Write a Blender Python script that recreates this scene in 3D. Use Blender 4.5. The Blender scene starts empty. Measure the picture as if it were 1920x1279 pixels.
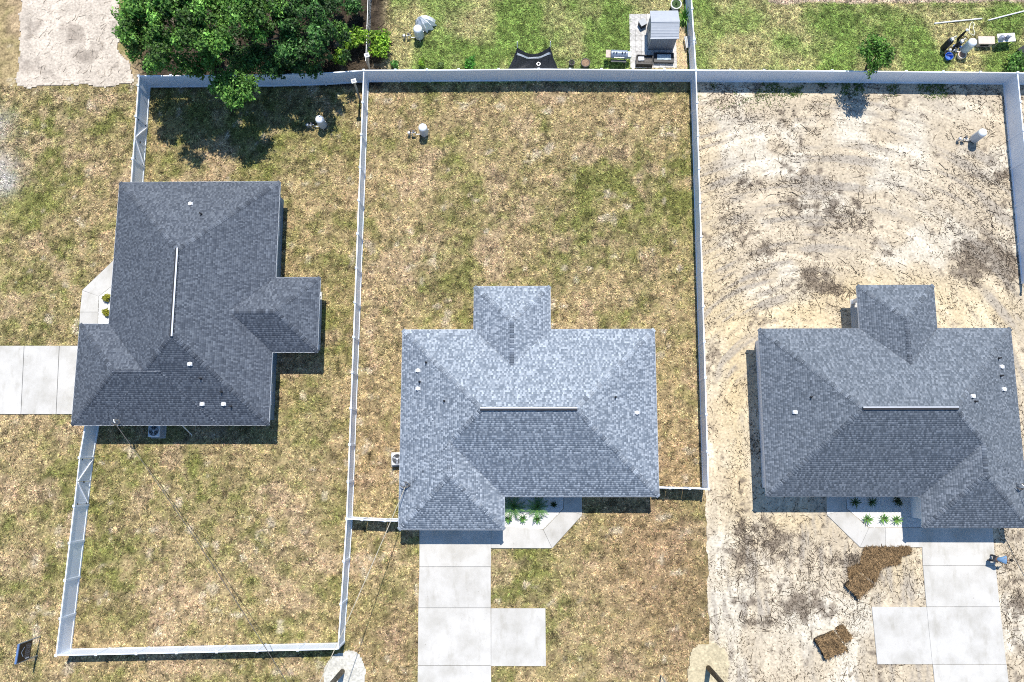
import bpy, bmesh, math, random
import numpy as np
from mathutils import Vector, Matrix

random.seed(7)
rng = np.random.default_rng(7)
scene = bpy.context.scene
C = scene.collection
R = math.radians

# ------------------------------------------------------------------ camera
F, CX, CY, H = 1493.0, 960.0, 639.5, 54.5          # focal length and centre in photo pixels, height in metres
nd = np.array([(985 - CX) / F, -(868 - CY) / F, -1.0]); nd /= np.linalg.norm(nd)   # straight down, in camera axes
zc = -nd
xc = np.array([1.0, 0, 0]); xc -= (xc @ zc) * zc; xc /= np.linalg.norm(xc)
RW = np.stack([xc, np.cross(zc, xc), zc])           # camera axes -> world axes
cam_data = bpy.data.cameras.new('camera')
cam_data.sensor_width = 36.0
cam_data.lens = F / 1920 * 36.0
cam_data.clip_end = 3000
cam = bpy.data.objects.new('camera', cam_data)
C.objects.link(cam)
m4 = Matrix([list(RW[i]) + [0] for i in range(3)] + [[0, 0, 0, 1]])
m4.translation = (0, 0, H)
cam.matrix_world = m4
scene.camera = cam

# ------------------------------------------------------------------ sun, sky, exposure
SUN_DIR = Vector((0.078, 0.463, 1.0)).normalized()   # towards the sun
elev = math.asin(SUN_DIR.z)
sun_data = bpy.data.lights.new('sun', 'SUN')
sun_data.energy = 4.7
sun_data.angle = R(0.5)
sun_data.color = (1.0, 0.955, 0.88)
sun = bpy.data.objects.new('sun', sun_data)
C.objects.link(sun)
sun.location = (0, 0, 80)
sun.rotation_euler = SUN_DIR.to_track_quat('Z', 'Y').to_euler()
world = bpy.data.worlds.new('World')
scene.world = world
world.use_nodes = True
wn = world.node_tree
bg = wn.nodes['Background']
sky = wn.nodes.new('ShaderNodeTexSky')
sky.sky_type = 'NISHITA'
sky.sun_disc = False
sky.sun_elevation = elev
sky.sun_rotation = math.atan2(SUN_DIR.x, SUN_DIR.y)
wb = wn.nodes.new('ShaderNodeMix'); wb.data_type = 'RGBA'; wb.blend_type = 'MULTIPLY'   # white balance of the skylight
wb.inputs['Factor'].default_value = 1.0
wb.inputs[7].default_value = (0.80, 1.0, 1.14, 1)
wn.links.new(sky.outputs[0], wb.inputs[6])
wn.links.new(wb.outputs[2], bg.inputs[0])
bg.inputs[1].default_value = 0.105
sky.ozone_density = 4.0
sky.dust_density = 0.3
sky.air_density = 1.2
scene.view_settings.view_transform = 'Standard'
scene.view_settings.look = 'None'
scene.view_settings.gamma = 1.0
scene.view_settings.use_curve_mapping = False
scene.view_settings.exposure = 0.38
scene.cycles.use_denoising = False        # keep the grain of grass and sand
scene.cycles.pixel_filter_type = 'BLACKMAN_HARRIS'
scene.cycles.filter_width = 1.05

# ------------------------------------------------------------------ helpers
def P(px, py, h=0.0):
    """photo pixel -> world point on the plane z = h"""
    d = RW @ np.array([(px - CX) / F, -(py - CY) / F, -1.0])
    t = (h - H) / d[2]
    return np.array([d[0] * t, d[1] * t, h])

def PX(pts, h=0.0):
    return [tuple(P(a, b, h)[:2]) for a, b in pts]

def tag(o, label=None, cat=None, group=None, kind=None):
    if label: o['label'] = label
    if cat: o['category'] = cat
    if group: o['group'] = group
    if kind: o['kind'] = kind
    return o

def thing(name, label, cat, loc=(0, 0, 0), rz=0.0, group=None):
    o = bpy.data.objects.new(name, None)
    C.objects.link(o)
    o.empty_display_size = 0.2
    o.location = loc
    o.rotation_euler = (0, 0, rz)
    return tag(o, label, cat, group)

class MB:
    """collects shapes for one mesh"""
    def __init__(s):
        s.v = []; s.f = []
    def add(s, vs, fs):
        n = len(s.v)
        s.v += [tuple(map(float, q)) for q in vs]
        s.f += [tuple(i + n for i in q) for q in fs]
        return s
    def box(s, x0, x1, y0, y1, z0, z1, rz=0.0, piv=None):
        vs = [(x, y, z) for z in (z0, z1) for x, y in ((x0, y0), (x1, y0), (x1, y1), (x0, y1))]
        if rz:
            px, py = piv if piv else ((x0 + x1) / 2, (y0 + y1) / 2)
            c, n = math.cos(rz), math.sin(rz)
            vs = [(px + (x - px) * c - (y - py) * n, py + (x - px) * n + (y - py) * c, z) for x, y, z in vs]
        return s.add(vs, [(3, 2, 1, 0), (4, 5, 6, 7), (0, 1, 5, 4), (1, 2, 6, 5), (2, 3, 7, 6), (3, 0, 4, 7)])
    def cbox(s, x, y, z, sx, sy, sz, rz=0.0):
        return s.box(x - sx / 2, x + sx / 2, y - sy / 2, y + sy / 2, z, z + sz, rz)
    def bar(s, a, b, w, t=None):
        """a square bar from a to b"""
        t = t or w
        a, b = Vector(a), Vector(b); d = (b - a).normalized()
        u = d.cross(Vector((0, 0, 1)))
        if u.length < 1e-3: u = Vector((1, 0, 0))
        u.normalize(); k = u.cross(d).normalized()
        vs = [q + u * (i * w / 2) + k * (j * t / 2) for q in (a, b) for i, j in ((-1, -1), (1, -1), (1, 1), (-1, 1))]
        return s.add(vs, [(3, 2, 1, 0), (4, 5, 6, 7), (0, 1, 5, 4), (1, 2, 6, 5), (2, 3, 7, 6), (3, 0, 4, 7)])
    def prism(s, poly, z0, z1):
        n = len(poly)
        a = sum(poly[i][0] * poly[(i + 1) % n][1] - poly[(i + 1) % n][0] * poly[i][1] for i in range(n))
        if a < 0: poly = poly[::-1]
        vs = [(x, y, z0) for x, y in poly] + [(x, y, z1) for x, y in poly]
        return s.add(vs, [tuple(range(n))[::-1], tuple(range(n, 2 * n))] + [(i, (i + 1) % n, n + (i + 1) % n, n + i) for i in range(n)])
    def tube(s, pts, rad, n=8, cap=True):
        pts = [Vector(q) for q in pts]
        if not hasattr(rad, '__len__'): rad = [rad] * len(pts)
        base = len(s.v); ref = None
        for i, q in enumerate(pts):
            d = (pts[min(i + 1, len(pts) - 1)] - pts[max(i - 1, 0)]).normalized()
            if ref is None: ref = Vector((1, 0, 0)) if abs(d.x) < 0.8 else Vector((0, 1, 0))
            u = (ref - d * ref.dot(d)).normalized(); w = d.cross(u); ref = u
            for k in range(n):
                a = 2 * math.pi * k / n
                s.v.append(tuple(q + (u * math.cos(a) + w * math.sin(a)) * rad[i]))
        for i in range(len(pts) - 1):
            for k in range(n):
                a = base + i * n + k; b = base + i * n + (k + 1) % n
                s.f.append((a, b, b + n, a + n))
        if cap:
            s.f.append(tuple(base + k for k in range(n))[::-1])
            s.f.append(tuple(base + (len(pts) - 1) * n + k for k in range(n)))
        return s
    def lathe(s, prof, n=20, c=(0, 0, 0)):
        base = len(s.v)
        for r, z in prof:
            for k in range(n):
                a = 2 * math.pi * k / n
                s.v.append((c[0] + r * math.cos(a), c[1] + r * math.sin(a), c[2] + z))
        for i in range(len(prof) - 1):
            for k in range(n):
                a = base + i * n + k; b = base + i * n + (k + 1) % n
                s.f.append((a, b, b + n, a + n))
        s.f.append(tuple(base + k for k in range(n))[::-1])
        s.f.append(tuple(base + (len(prof) - 1) * n + k for k in range(n)))
        return s
    def build(s, name, mat, parent=None, smooth=False, local=True, kind=None, label=None):
        me = bpy.data.meshes.new(name)
        me.from_pydata(s.v, [], s.f)
        return link(name, me, mat, parent, smooth, local, kind, label)

def link(name, me, mat, parent=None, smooth=False, local=True, kind=None, label=None):
    """local=True: vertices are already in the parent's own axes; False: they are world points"""
    if mat and not me.materials: me.materials.append(mat)
    if smooth and len(me.polygons): me.polygons.foreach_set('use_smooth', [True] * len(me.polygons))
    o = bpy.data.objects.new(name, me)
    C.objects.link(o)
    if parent:
        o.parent = parent
        if not local:
            w = parent.matrix_basis.copy(); q = parent.parent
            while q: w = q.matrix_basis @ w; q = q.parent
            me.transform(w.inverted())
    if kind: o['kind'] = kind
    if label: o['label'] = label
    return o

def np_mesh(name, v, f, tint=None):
    """fast mesh from arrays; f is (n, k)"""
    v = np.asarray(v, np.float32); f = np.asarray(f, np.int32)
    me = bpy.data.meshes.new(name)
    me.vertices.add(len(v)); me.vertices.foreach_set('co', v.ravel())
    k = f.shape[1]
    me.loops.add(f.size); me.loops.foreach_set('vertex_index', f.ravel())
    me.polygons.add(len(f)); me.polygons.foreach_set('loop_start', np.arange(0, f.size, k, dtype=np.int32))
    if tint is not None:
        t = np.ones((len(v), 4), np.float32); t[:, :3] = tint
        a = me.attributes.new('tint', 'FLOAT_COLOR', 'POINT'); a.data.foreach_set('color', t.ravel())
    me.update(calc_edges=True)
    return me

def vnoise(x, y, s, seed=0):
    r = np.random.default_rng(seed).random((128, 128))
    x = np.asarray(x, float) / s; y = np.asarray(y, float) / s
    i = np.floor(x).astype(int); j = np.floor(y).astype(int)
    u = x - i; w = y - j; u = u * u * (3 - 2 * u); w = w * w * (3 - 2 * w)
    g = lambda a, b: r[a % 128, b % 128]
    return (g(i, j) * (1 - u) + g(i + 1, j) * u) * (1 - w) + (g(i, j + 1) * (1 - u) + g(i + 1, j + 1) * u) * w

def fbm(x, y, s, seed=0, o=4):
    t = 0; a = 1.0; n = 0
    for k in range(o):
        t = t + a * vnoise(x, y, s / 2 ** k, seed + k * 17); n += a; a *= 0.55
    return t / n

def inpoly(x, y, poly):
    r = np.zeros(np.shape(x), bool); n = len(poly)
    for i in range(n):
        x0, y0 = poly[i]; x1, y1 = poly[(i + 1) % n]
        c = ((y0 > y) != (y1 > y))
        with np.errstate(divide='ignore', invalid='ignore'):
            r ^= c & (x < (x1 - x0) * (y - y0) / (y1 - y0 + 1e-12) + x0)
    return r

def sstep(a, b, x):
    t = np.clip((x - a) / (b - a), 0, 1); return t * t * (3 - 2 * t)

# ------------------------------------------------------------------ materials
MATS = {}
def mat(name, col, rough=0.7, var=0.12, scale=6.0, bump=0.0, bscale=None, metal=0.0, spec=0.3, tint=False, detail=4, transl=0.0, hue=None, objrand=0.0):
    """principled surface; col varies with noise; tint=True multiplies by the mesh colour attribute"""
    if name in MATS: return MATS[name]
    m = bpy.data.materials.new(name); m.use_nodes = True
    nt = m.node_tree; N = nt.nodes; L = nt.links
    b = N['Principled BSDF']
    b.inputs['Roughness'].default_value = rough
    b.inputs['Metallic'].default_value = metal
    b.inputs['Specular IOR Level'].default_value = spec
    tc = N.new('ShaderNodeTexCoord')
    nz = N.new('ShaderNodeTexNoise'); nz.inputs['Scale'].default_value = scale; nz.inputs['Detail'].default_value = detail
    L.new(tc.outputs['Object'], nz.inputs['Vector'])
    rp = N.new('ShaderNodeValToRGB')
    c0 = [max(0, c * (1 - var)) for c in col]; c1 = [c * (1 + var) for c in col]
    if hue: c1 = [c * (1 + var) for c in hue]
    rp.color_ramp.elements[0].position = 0.3; rp.color_ramp.elements[0].color = (*c0, 1)
    rp.color_ramp.elements[1].position = 0.7; rp.color_ramp.elements[1].color = (*c1, 1)
    L.new(nz.outputs['Fac'], rp.inputs['Fac'])
    out = rp.outputs['Color']
    def mul(a, c):
        x = N.new('ShaderNodeMix'); x.data_type = 'RGBA'; x.blend_type = 'MULTIPLY'; x.inputs['Factor'].default_value = 1
        L.new(a, x.inputs[6]); L.new(c, x.inputs[7]); return x.outputs[2]
    if tint:
        at = N.new('ShaderNodeAttribute'); at.attribute_name = 'tint'
        out = mul(out, at.outputs['Color'])
    if objrand:
        oi = N.new('ShaderNodeObjectInfo'); mr = N.new('ShaderNodeMapRange')
        mr.inputs[3].default_value = 1 - objrand; mr.inputs[4].default_value = 1 + objrand
        L.new(oi.outputs['Random'], mr.inputs[0])
        out = mul(out, mr.outputs[0])
    L.new(out, b.inputs['Base Color'])
    if bump:
        nb = N.new('ShaderNodeTexNoise'); nb.inputs['Scale'].default_value = bscale or scale * 4; nb.inputs['Detail'].default_value = 4
        L.new(tc.outputs['Object'], nb.inputs['Vector'])
        bp = N.new('ShaderNodeBump'); bp.inputs['Strength'].default_value = 1.0; bp.inputs['Distance'].default_value = bump
        L.new(nb.outputs['Fac'], bp.inputs['Height']); L.new(bp.outputs['Normal'], b.inputs['Normal'])
    if transl:
        tr = N.new('ShaderNodeBsdfTranslucent'); L.new(out, tr.inputs['Color'])
        mx = N.new('ShaderNodeMixShader'); mx.inputs[0].default_value = transl
        L.new(b.outputs[0], mx.inputs[1]); L.new(tr.outputs[0], mx.inputs[2])
        L.new(mx.outputs[0], N['Material Output'].inputs['Surface'])
    MATS[name] = m
    return m

W1 = (1.0, 1.0, 1.0)
m_ground = mat('lawn_soil', W1, 0.95, 0.42, 7.0, 0.05, 22, tint=True, detail=8, spec=0.1)
m_blade = mat('grass_blades', W1, 0.8, 0.12, 3.0, tint=True, spec=0.2, transl=0.15)
m_sand = mat('sand', W1, 0.95, 0.24, 6.0, 0.045, 9, tint=True, detail=8, spec=0.1)
m_twig = mat('root_debris', W1, 0.9, 0.2, 9.0, tint=True, spec=0.1)
m_shingle = mat('shingles', W1, 0.9, 0.10, 30.0, 0.004, 120, tint=True, spec=0.25)
m_leaf = mat('leaves', W1, 0.55, 0.12, 2.0, tint=True, spec=0.35, transl=0.3)
m_bark = mat('bark', (0.13, 0.10, 0.075), 0.95, 0.35, 6.0, 0.03)
def concrete(name, col):
    m = mat(name, col, 0.88, 0.05, 30.0, 0.003, 60, detail=6, spec=0.2, objrand=0.05)
    N = m.node_tree.nodes; L = m.node_tree.links; b = N['Principled BSDF']
    src = b.inputs['Base Color'].links[0].from_socket
    tc = N.new('ShaderNodeTexCoord')
    for sc, lo, hi, dark, stretch in ((0.55, .42, .66, .80, (1, 1, 1)), (2.2, .52, .72, .86, (1, .35, 1)), (7.0, .66, .74, .62, (1, 1, 1))):
        mp = N.new('ShaderNodeMapping'); mp.inputs['Scale'].default_value = stretch
        nz = N.new('ShaderNodeTexNoise'); nz.inputs['Scale'].default_value = sc; nz.inputs['Detail'].default_value = 7; nz.inputs['Roughness'].default_value = .62
        L.new(tc.outputs['Object'], mp.inputs['Vector']); L.new(mp.outputs[0], nz.inputs['Vector'])
        rp = N.new('ShaderNodeValToRGB'); rp.color_ramp.elements[0].position = lo; rp.color_ramp.elements[0].color = (1, 1, 1, 1)
        rp.color_ramp.elements[1].position = hi; rp.color_ramp.elements[1].color = (dark, dark * .99, dark * .96, 1)
        L.new(nz.outputs['Fac'], rp.inputs['Fac'])
        mx = N.new('ShaderNodeMix'); mx.data_type = 'RGBA'; mx.blend_type = 'MULTIPLY'; mx.inputs['Factor'].default_value = 1
        L.new(src, mx.inputs[6]); L.new(rp.outputs[0], mx.inputs[7]); src = mx.outputs[2]
    L.new(src, b.inputs['Base Color'])
    return m
m_conc = concrete('concrete', (0.52, 0.50, 0.465))
m_gravel = mat('white_stone', (0.64, 0.62, 0.58), 0.9, 0.14, 14.0, 0.03, 18)
m_vinyl = mat('white_vinyl', (0.80, 0.85, 0.92), 0.42, 0.03, 1.5, spec=0.4)
m_fascia = mat('white_fascia', (0.72, 0.73, 0.74), 0.5, 0.04, 2.0)
m_soffit = mat('soffit', (0.62, 0.63, 0.64), 0.6, 0.05, 3.0)
m_glass = mat('window_glass', (0.03, 0.04, 0.05), 0.08, 0.1, 1.0, spec=0.7)
m_metal = mat('galvanised_metal', (0.55, 0.56, 0.58), 0.4, 0.1, 5.0, metal=0.6)
m_dark = mat('black_plastic', (0.018, 0.019, 0.022), 0.5, 0.2, 4.0)
m_vent = mat('dark_vent_pipe', (0.03, 0.03, 0.033), 0.6, 0.2, 6.0)
m_pole = mat('weathered_pole_wood', (0.23, 0.185, 0.12), 0.9, 0.35, 5.0, 0.01, 40, hue=(0.20, 0.17, 0.13))
m_pole2 = mat('dark_pole_wood', (0.12, 0.095, 0.065), 0.9, 0.35, 5.0, 0.01, 40)
m_cable = mat('cable', (0.09, 0.085, 0.08), 0.6, 0.2, 3.0)
m_cable_pale = mat('pale_cable', (0.42, 0.38, 0.30), 0.6, 0.2, 3.0)
m_pvc = mat('white_pvc', (0.75, 0.74, 0.70), 0.5, 0.06, 4.0)
m_tank = mat('tank_grey_blue', (0.50, 0.54, 0.58), 0.4, 0.05, 3.0, spec=0.5)
m_tankw = mat('tank_white', (0.74, 0.76, 0.78), 0.4, 0.05, 3.0, spec=0.5)
m_tankb = mat('tank_base', (0.05, 0.055, 0.06), 0.5, 0.1, 3.0)

# ------------------------------------------------------------------ layout shared by ground and objects
EAVE, SLOPE, OVER = 2.5, 0.5, 0.46
HOUSES = {
    'left': dict(main=(-27.82, -16.76, 2.45, 19.05), garage=(-29.77, -20.0, 2.45, 9.18), lanai=(-22.4, -13.75, 7.25, 12.31)),
    'mid': dict(main=(-8.11, 8.54, -2.13, 8.72), garage=(-8.11, -1.35, -4.21, 5.0), lanai=(-3.38, 1.68, 3.0, 11.64)),
    'right': dict(main=(15.40, 31.82, -2.09, 8.72), garage=(25.16, 31.82, -4.04, 5.0), lanai=(22.03, 27.04, 3.0, 11.63)),
}
ROOF = {}
def rect_h(r, x, y):
    return np.minimum(np.minimum(x - r[0], r[1] - x), np.minimum(y - r[2], r[3] - y)) * SLOPE
def roof_z(k, x, y):
    return EAVE + max(float(rect_h(r, x, y)) for r in HOUSES[k].values())

# concrete slabs, photo pixels at ground level
DRIVES = {
    'mid': [[(787, 985), (920, 985), (920, 1062), (787, 1062)], [(787, 1064), (919.5, 1064), (919.5, 1139), (785, 1139)],
            [(785, 1141), (919.5, 1141), (920, 1247), (784, 1247)], [(784, 1249), (920, 1249), (921, 1345), (783, 1345)],
            [(921.5, 1141.5), (1022, 1141.5), (1023, 1248.5), (921.5, 1248.5)]],
    'right': [[(1729, 982), (1860, 982), (1866, 1060), (1731, 1060)], [(1731.5, 1062), (1866.5, 1062), (1874, 1137), (1738, 1137)],
              [(1738.5, 1139), (1874.5, 1139), (1886.5, 1245), (1749, 1245)], [(1750, 1247), (1887.5, 1247), (1897, 1345), (1760, 1345)],
              [(1635.5, 1138.5), (1737, 1139), (1747.5, 1245), (1646, 1245)]],
    'left': [[(-110, 649), (-48, 649), (-58, 776), (-125, 776)], [(-46, 649), (44, 649), (38, 776), (-56, 776)], [(46, 649), (110, 649), (104, 776), (40, 776)], [(112, 649), (165, 649), (157, 776), (106, 776)]],
}
WALKS = {
    'mid': [[(921.5, 985), (1018, 994), (1034, 1027.5), (921.5, 1027.5)], [(1019.5, 993.5), (1056.5, 955.5), (1090.5, 966), (1035.5, 1027)], [(1058, 925), (1090.5, 925), (1090.5, 964.5), (1057.5, 954.5)]],
    'right': [[(1661, 990.5), (1728, 990.5), (1729.5, 1025.5), (1661.5, 1025.5)], [(1630, 990.5), (1659.5, 990.5), (1660, 1025.5), (1614, 1025.5)], [(1587.5, 955.5), (1628.5, 990), (1612.5, 1025), (1551.8, 966)], [(1550.8, 924), (1585, 924), (1586.5, 954.5), (1551.2, 964.5)]],
    'left': [[(225, 477), (232, 515), (208, 537), (185, 555), (155, 544)], [(154.5, 545.5), (184.3, 556), (183, 584.5), (150.5, 584.5)], [(150.3, 586), (183, 586), (182, 625), (148.5, 625)]],
}
BEDS = {
    'mid': [(938, 925), (1057, 925), (1056, 954), (1018, 992.5), (938, 992.5)],
    'right': [(1586, 924), (1735, 924), (1735, 989), (1630, 989), (1588, 954)],
    'left': [(209, 538), (230, 535), (228, 625), (183.5, 625), (186, 556)],
}
SAND_PATCH = PX([(38, -60), (215, -60), (228, 30), (222, 90), (246, 120), (252, 158), (205, 164), (130, 161), (60, 166), (30, 163), (36, 100)])
POLE_PATCH = PX([(612, 1240), (632, 1222), (655, 1217), (675, 1226), (684, 1250), (688, 1290), (660, 1310), (610, 1300), (603, 1262)])
SIDE_PATCH = PX([(1292, 1232), (1300, 1216), (1318, 1205), (1338, 1202), (1356, 1212), (1366, 1232), (1362, 1330), (1284, 1330), (1290, 1265)])
SAND_X0 = 12.02

# ------------------------------------------------------------------ ground
def lawn_tint(x, y):
    """albedo of the lawn at a point"""
    tan = np.array([0.345, 0.262, 0.140]); grn = np.array([0.165, 0.165, 0.050]); pink = np.array([0.40, 0.290, 0.185])
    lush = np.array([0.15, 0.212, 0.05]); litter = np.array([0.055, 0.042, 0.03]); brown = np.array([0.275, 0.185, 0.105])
    g = fbm(x, y, 5.0, 3) * 0.42 + fbm(x, y, 1.4, 9) * 0.36 + fbm(x, y, .45, 13, 3) * 0.32
    gm = sstep(0.40, 0.76, g)
    def blob(px, py, r, a):
        c = P(px, py); return a * np.exp(-((x - c[0]) ** 2 + (y - c[1]) ** 2) / (r * r))
    gm = gm + blob(110, 230, 3.0, .4) + blob(960, 1080, 2.5, .35) + blob(620, 640, 3, .25) + blob(560, 800, 2.5, .3) + blob(1010, 1040, 2.0, .4) + blob(560, 240, 4, .35)
    gm = gm + blob(1120, 330, 5, .25) + blob(330, 990, 4, .1) + blob(40, 450, 4, .15)
    gm = gm - blob(1200, 1060, 4.5, .5) - blob(800, 430, 4, .2) - blob(700, 850, 3, .4) - blob(1270, 850, 2.5, .3) - blob(690, 1170, 3, .3)
    gm = np.clip(gm, 0, 1)[..., None]
    c = tan * (1 - gm) + grn * gm
    p = sstep(0.55, 0.72, fbm(x, y, 2.2, 31))[..., None]
    c = c * (1 - p * 0.6) + pink * p * 0.6
    b = np.clip(blob(1220, 1030, 4.0, .9) + blob(690, 860, 2.5, .8) + blob(1280, 1150, 4, .8) + blob(720, 1200, 2.5, .7) + blob(1270, 870, 2, .7) + blob(160, 1180, 2.5, .4), 0, 1)[..., None]
    c = c * (1 - b * 0.7) + brown * b * 0.7
    # the neighbours behind the back fence water their grass
    n = (sstep(27.2, 27.5, y) * sstep(-10.6, -9.6, x))[..., None]
    gl = np.clip(sstep(0.36, 0.66, fbm(x, y, 3.2, 51)) + blob(960, 70, 3.2, .7) + blob(1160, 60, 2.0, .6) + blob(1080, 30, 2, .2) - blob(860, 20, 3, .3) - blob(1400, 60, 3.0, .25), 0, 1)[..., None]
    dry2 = np.array([0.34, 0.305, 0.14])
    c = c * (1 - n) + (dry2 * (1 - gl) + lush * gl) * n
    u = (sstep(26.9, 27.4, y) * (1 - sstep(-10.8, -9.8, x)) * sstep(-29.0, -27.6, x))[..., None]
    shaded_litter = litter * (0.6 + 0.9 * fbm(x, y, 0.8, 77))[..., None]  # litter colour darkened to paint in the deep shade under the trees
    c = c * (1 - u) + shaded_litter * u
    bare = np.clip(sstep(.45, .6, fbm(x, y, 1.0, 121) * .5 + .75 * np.exp(-((x - P(712, 30)[0]) / .5) ** 2) * (y > 30)) + sstep(.5, .7, fbm(x, y, 1.5, 123) * .6 + .6 * np.exp(-((y - P(1700, -2)[1]) / .35) ** 2) * (x > 18)) + .9 * np.exp(-((y - 27.75) / .28) ** 2) * (x < 5) * (x > -10.5) * sstep(.42, .6, fbm(x, y, 1.2, 127)), 0, 1)[..., None] * n
    c = c * (1 - bare) + np.array([.42, .33, .24]) * bare
    k = fbm(x, y, .34, 101, 3)
    c = c * (0.50 + 1.02 * k)[..., None]                      # clumps and thin spots
    c = c * (1 - .45 * sstep(.60, .74, fbm(x, y, .3, 105, 2)))[..., None]
    w = sstep(.70, .80, fbm(x, y, .9, 111, 3))[..., None] * (1 - n)      # thin spots where pale soil shows
    c = c * (1 - w * .7) + np.array([.45, .38, .27]) * w * .7
    q = np.clip((blob(-8, 325, 1.5, 1) + blob(-8, 235, 1.2, .8) + blob(15, 345, .7, .6)) * (.3 + 1.0 * fbm(x, y, .5, 131)), 0, .8)[..., None]
    c = c * (1 - q) + np.array([0.42, 0.39, 0.36]) * q
    return c

xs = np.concatenate([np.linspace(-420, -46, 14), np.arange(-44, 44, 0.22), np.linspace(46, 420, 14)])
ys = np.concatenate([np.linspace(-420, -22, 14), np.arange(-20, 42, 0.22), np.linspace(44, 420, 14)])
gx, gy = np.meshgrid(xs, ys)
nx, ny = len(xs), len(ys)
gz = (fbm(gx, gy, 3.0, 5) - 0.5) * 0.05 - 0.02
gz = np.where((np.abs(gx) > 44) | (np.abs(gy - 10) > 40), -0.02, gz)
idx = np.arange(nx * ny).reshape(ny, nx)
gf = np.stack([idx[:-1, :-1], idx[:-1, 1:], idx[1:, 1:], idx[1:, :-1]], -1).reshape(-1, 4)
gv = np.stack([gx, gy, gz], -1).reshape(-1, 3)
tag(link('ground', np_mesh('ground', gv, gf, lawn_tint(gx, gy).reshape(-1, 3)), m_ground, smooth=True), kind='structure')

def sand_sheet(name, x0, x1, y0, y1, step, tfun, poly=None, z=0.012, edge=None, relief=0.03):
    xs = np.arange(x0, x1 + step, step); ys = np.arange(y0, y1 + step, step)
    x, y = np.meshgrid(xs, ys)
    idx = np.arange(x.size).reshape(x.shape)
    f = np.stack([idx[:-1, :-1], idx[:-1, 1:], idx[1:, 1:], idx[1:, :-1]], -1).reshape(-1, 4)
    z = z + np.maximum(0, (fbm(x, y, 1.2, 15) - 0.35)) * relief
    if poly is not None:
        xx = x + (fbm(x, y, 0.7, 3) - 0.5) * 0.5; yy = y + (fbm(x, y, 0.7, 8) - 0.5) * 0.5
        keep = inpoly(xx, yy, poly).ravel()
        f = f[keep[f].all(1)]
        used = np.unique(f); mp = np.zeros(x.size, int); mp[used] = np.arange(len(used)); f = mp[f]
        x, y, z = x.ravel()[used], y.ravel()[used], z.ravel()[used]
    if edge: x, y = edge(x, y)
    t = tfun(x, y)
    v = np.stack([x, y, z], -1).reshape(-1, 3)
    return tag(link(name, np_mesh(name, v, f, t.reshape(-1, 3)), m_sand, smooth=True), kind='structure')

def sand_tint(x, y):
    pale = np.array([0.46, 0.385, 0.28]); white = np.array([0.55, 0.495, 0.40]); yel = np.array([0.52, 0.41, 0.235]); soil = np.array([0.14, 0.110, 0.085]); grey = np.array([0.33, 0.29, 0.24])
    def blob(px, py, rx, ry, a):
        c = P(px, py); return a * np.exp(-(((x - c[0]) / rx) ** 2 + ((y - c[1]) / ry) ** 2))
    n = fbm(x, y, 2.6, 61); n2 = fbm(x, y, 0.55, 66, 3)
    yy = np.clip(blob(1380, 760, 1.0, 9, .9) + blob(1660, 545, 5.5, 1.3, .8) + blob(1480, 590, 4.0, 1.1, .8) + blob(1830, 590, 3.0, 1.5, .7) + blob(1490, 975, 2.5, .9, .6) + blob(1330, 1240, 1.5, 2.0, .8) + blob(1690, 1060, 1.4, 1.6, .6) + blob(1330, 500, .8, 14, .5), 0, 1)[..., None]
    ww = np.clip(sstep(.5, .68, n) * .8 + blob(1720, 270, .8, 3.2, .9) + blob(1800, 200, 2.5, 1.0, .5) + blob(1500, 1160, 3.5, 3, .5) + blob(1350, 1150, 1.0, 5, .6), 0, 1)[..., None]
    c = pale * (1 - ww) + white * ww
    c = c * (1 - yy * .8) + yel * yy * .8
    s = (blob(1525, 525, 1.1, .8, .95) + blob(1560, 545, .9, .5, .7) + blob(1555, 395, 2.6, 1.7, .55) + blob(1500, 335, 1.5, .6, .35) + blob(1815, 490, 1.3, 1.6, .8) + blob(1850, 470, 1.6, .8, .7)
         + blob(1890, 500, 1.2, 1.2, .8) + blob(1440, 470, .8, .4, .7) + blob(1370, 380, .5, .5, .5) + blob(1410, 345, 1.0, .5, .6) + blob(1900, 375, 1.3, .4, .7) + blob(1870, 330, 2.5, .6, .6)
         + blob(1480, 385, .5, .9, .5) + blob(1440, 1000, 2.2, .9, .5) + blob(1390, 1030, .7, 3.0, .6) + blob(1480, 1040, 2.4, 1.4, .4) + blob(1420, 1170, 1.6, .3, .6) + blob(1590, 1050, .9, .6, .8) + blob(1500, 1130, 1.6, 1.2, .55)
         + blob(1400, 1130, 1.4, .3, .6) + blob(1905, 1100, .8, 5, .45) + blob(1650, 1085, 1.0, .4, .6) + blob(1800, 180, 5, .25, .25) + blob(1860, 290, 1.2, .9, .35))
    s = sstep(.34, .86, s * 1.3 + sstep(.55, .76, fbm(x, y, 3.2, 71)) * .42 + (fbm(x, y, .38, 68, 3) - .5) * 2.2)[..., None]
    c = c * (1 - s * .8) + soil * s * .8
    # drag marks and tyre tracks: streaks bent round the yard behind, straight towards the street in front
    th = np.arctan2(y - 2, x - 20) * 14; rr = np.hypot(x - 20, y - 2)
    up_ = vnoise(th, rr * 7, 2.4, 201) * .55 + vnoise(th, rr * 14, 2.2, 203) * .45
    lo_ = vnoise(y + .3 * x, (x - .1 * y) * 8, 2.6, 205) * .55 + vnoise(y - .2 * x, (x + .15 * y) * 15, 2.0, 207) * .45
    w = sstep(-1, 6, y); st = up_ * w + lo_ * (1 - w)
    t = (sstep(.50, .74, st) * sstep(.32, .55, fbm(x, y, 4, 81)))[..., None] * .8
    c = c * (1 - t) + grey * t
    l = (sstep(.55, .8, 1 - st) * .22)[..., None]
    return c * (1 + l)

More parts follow.
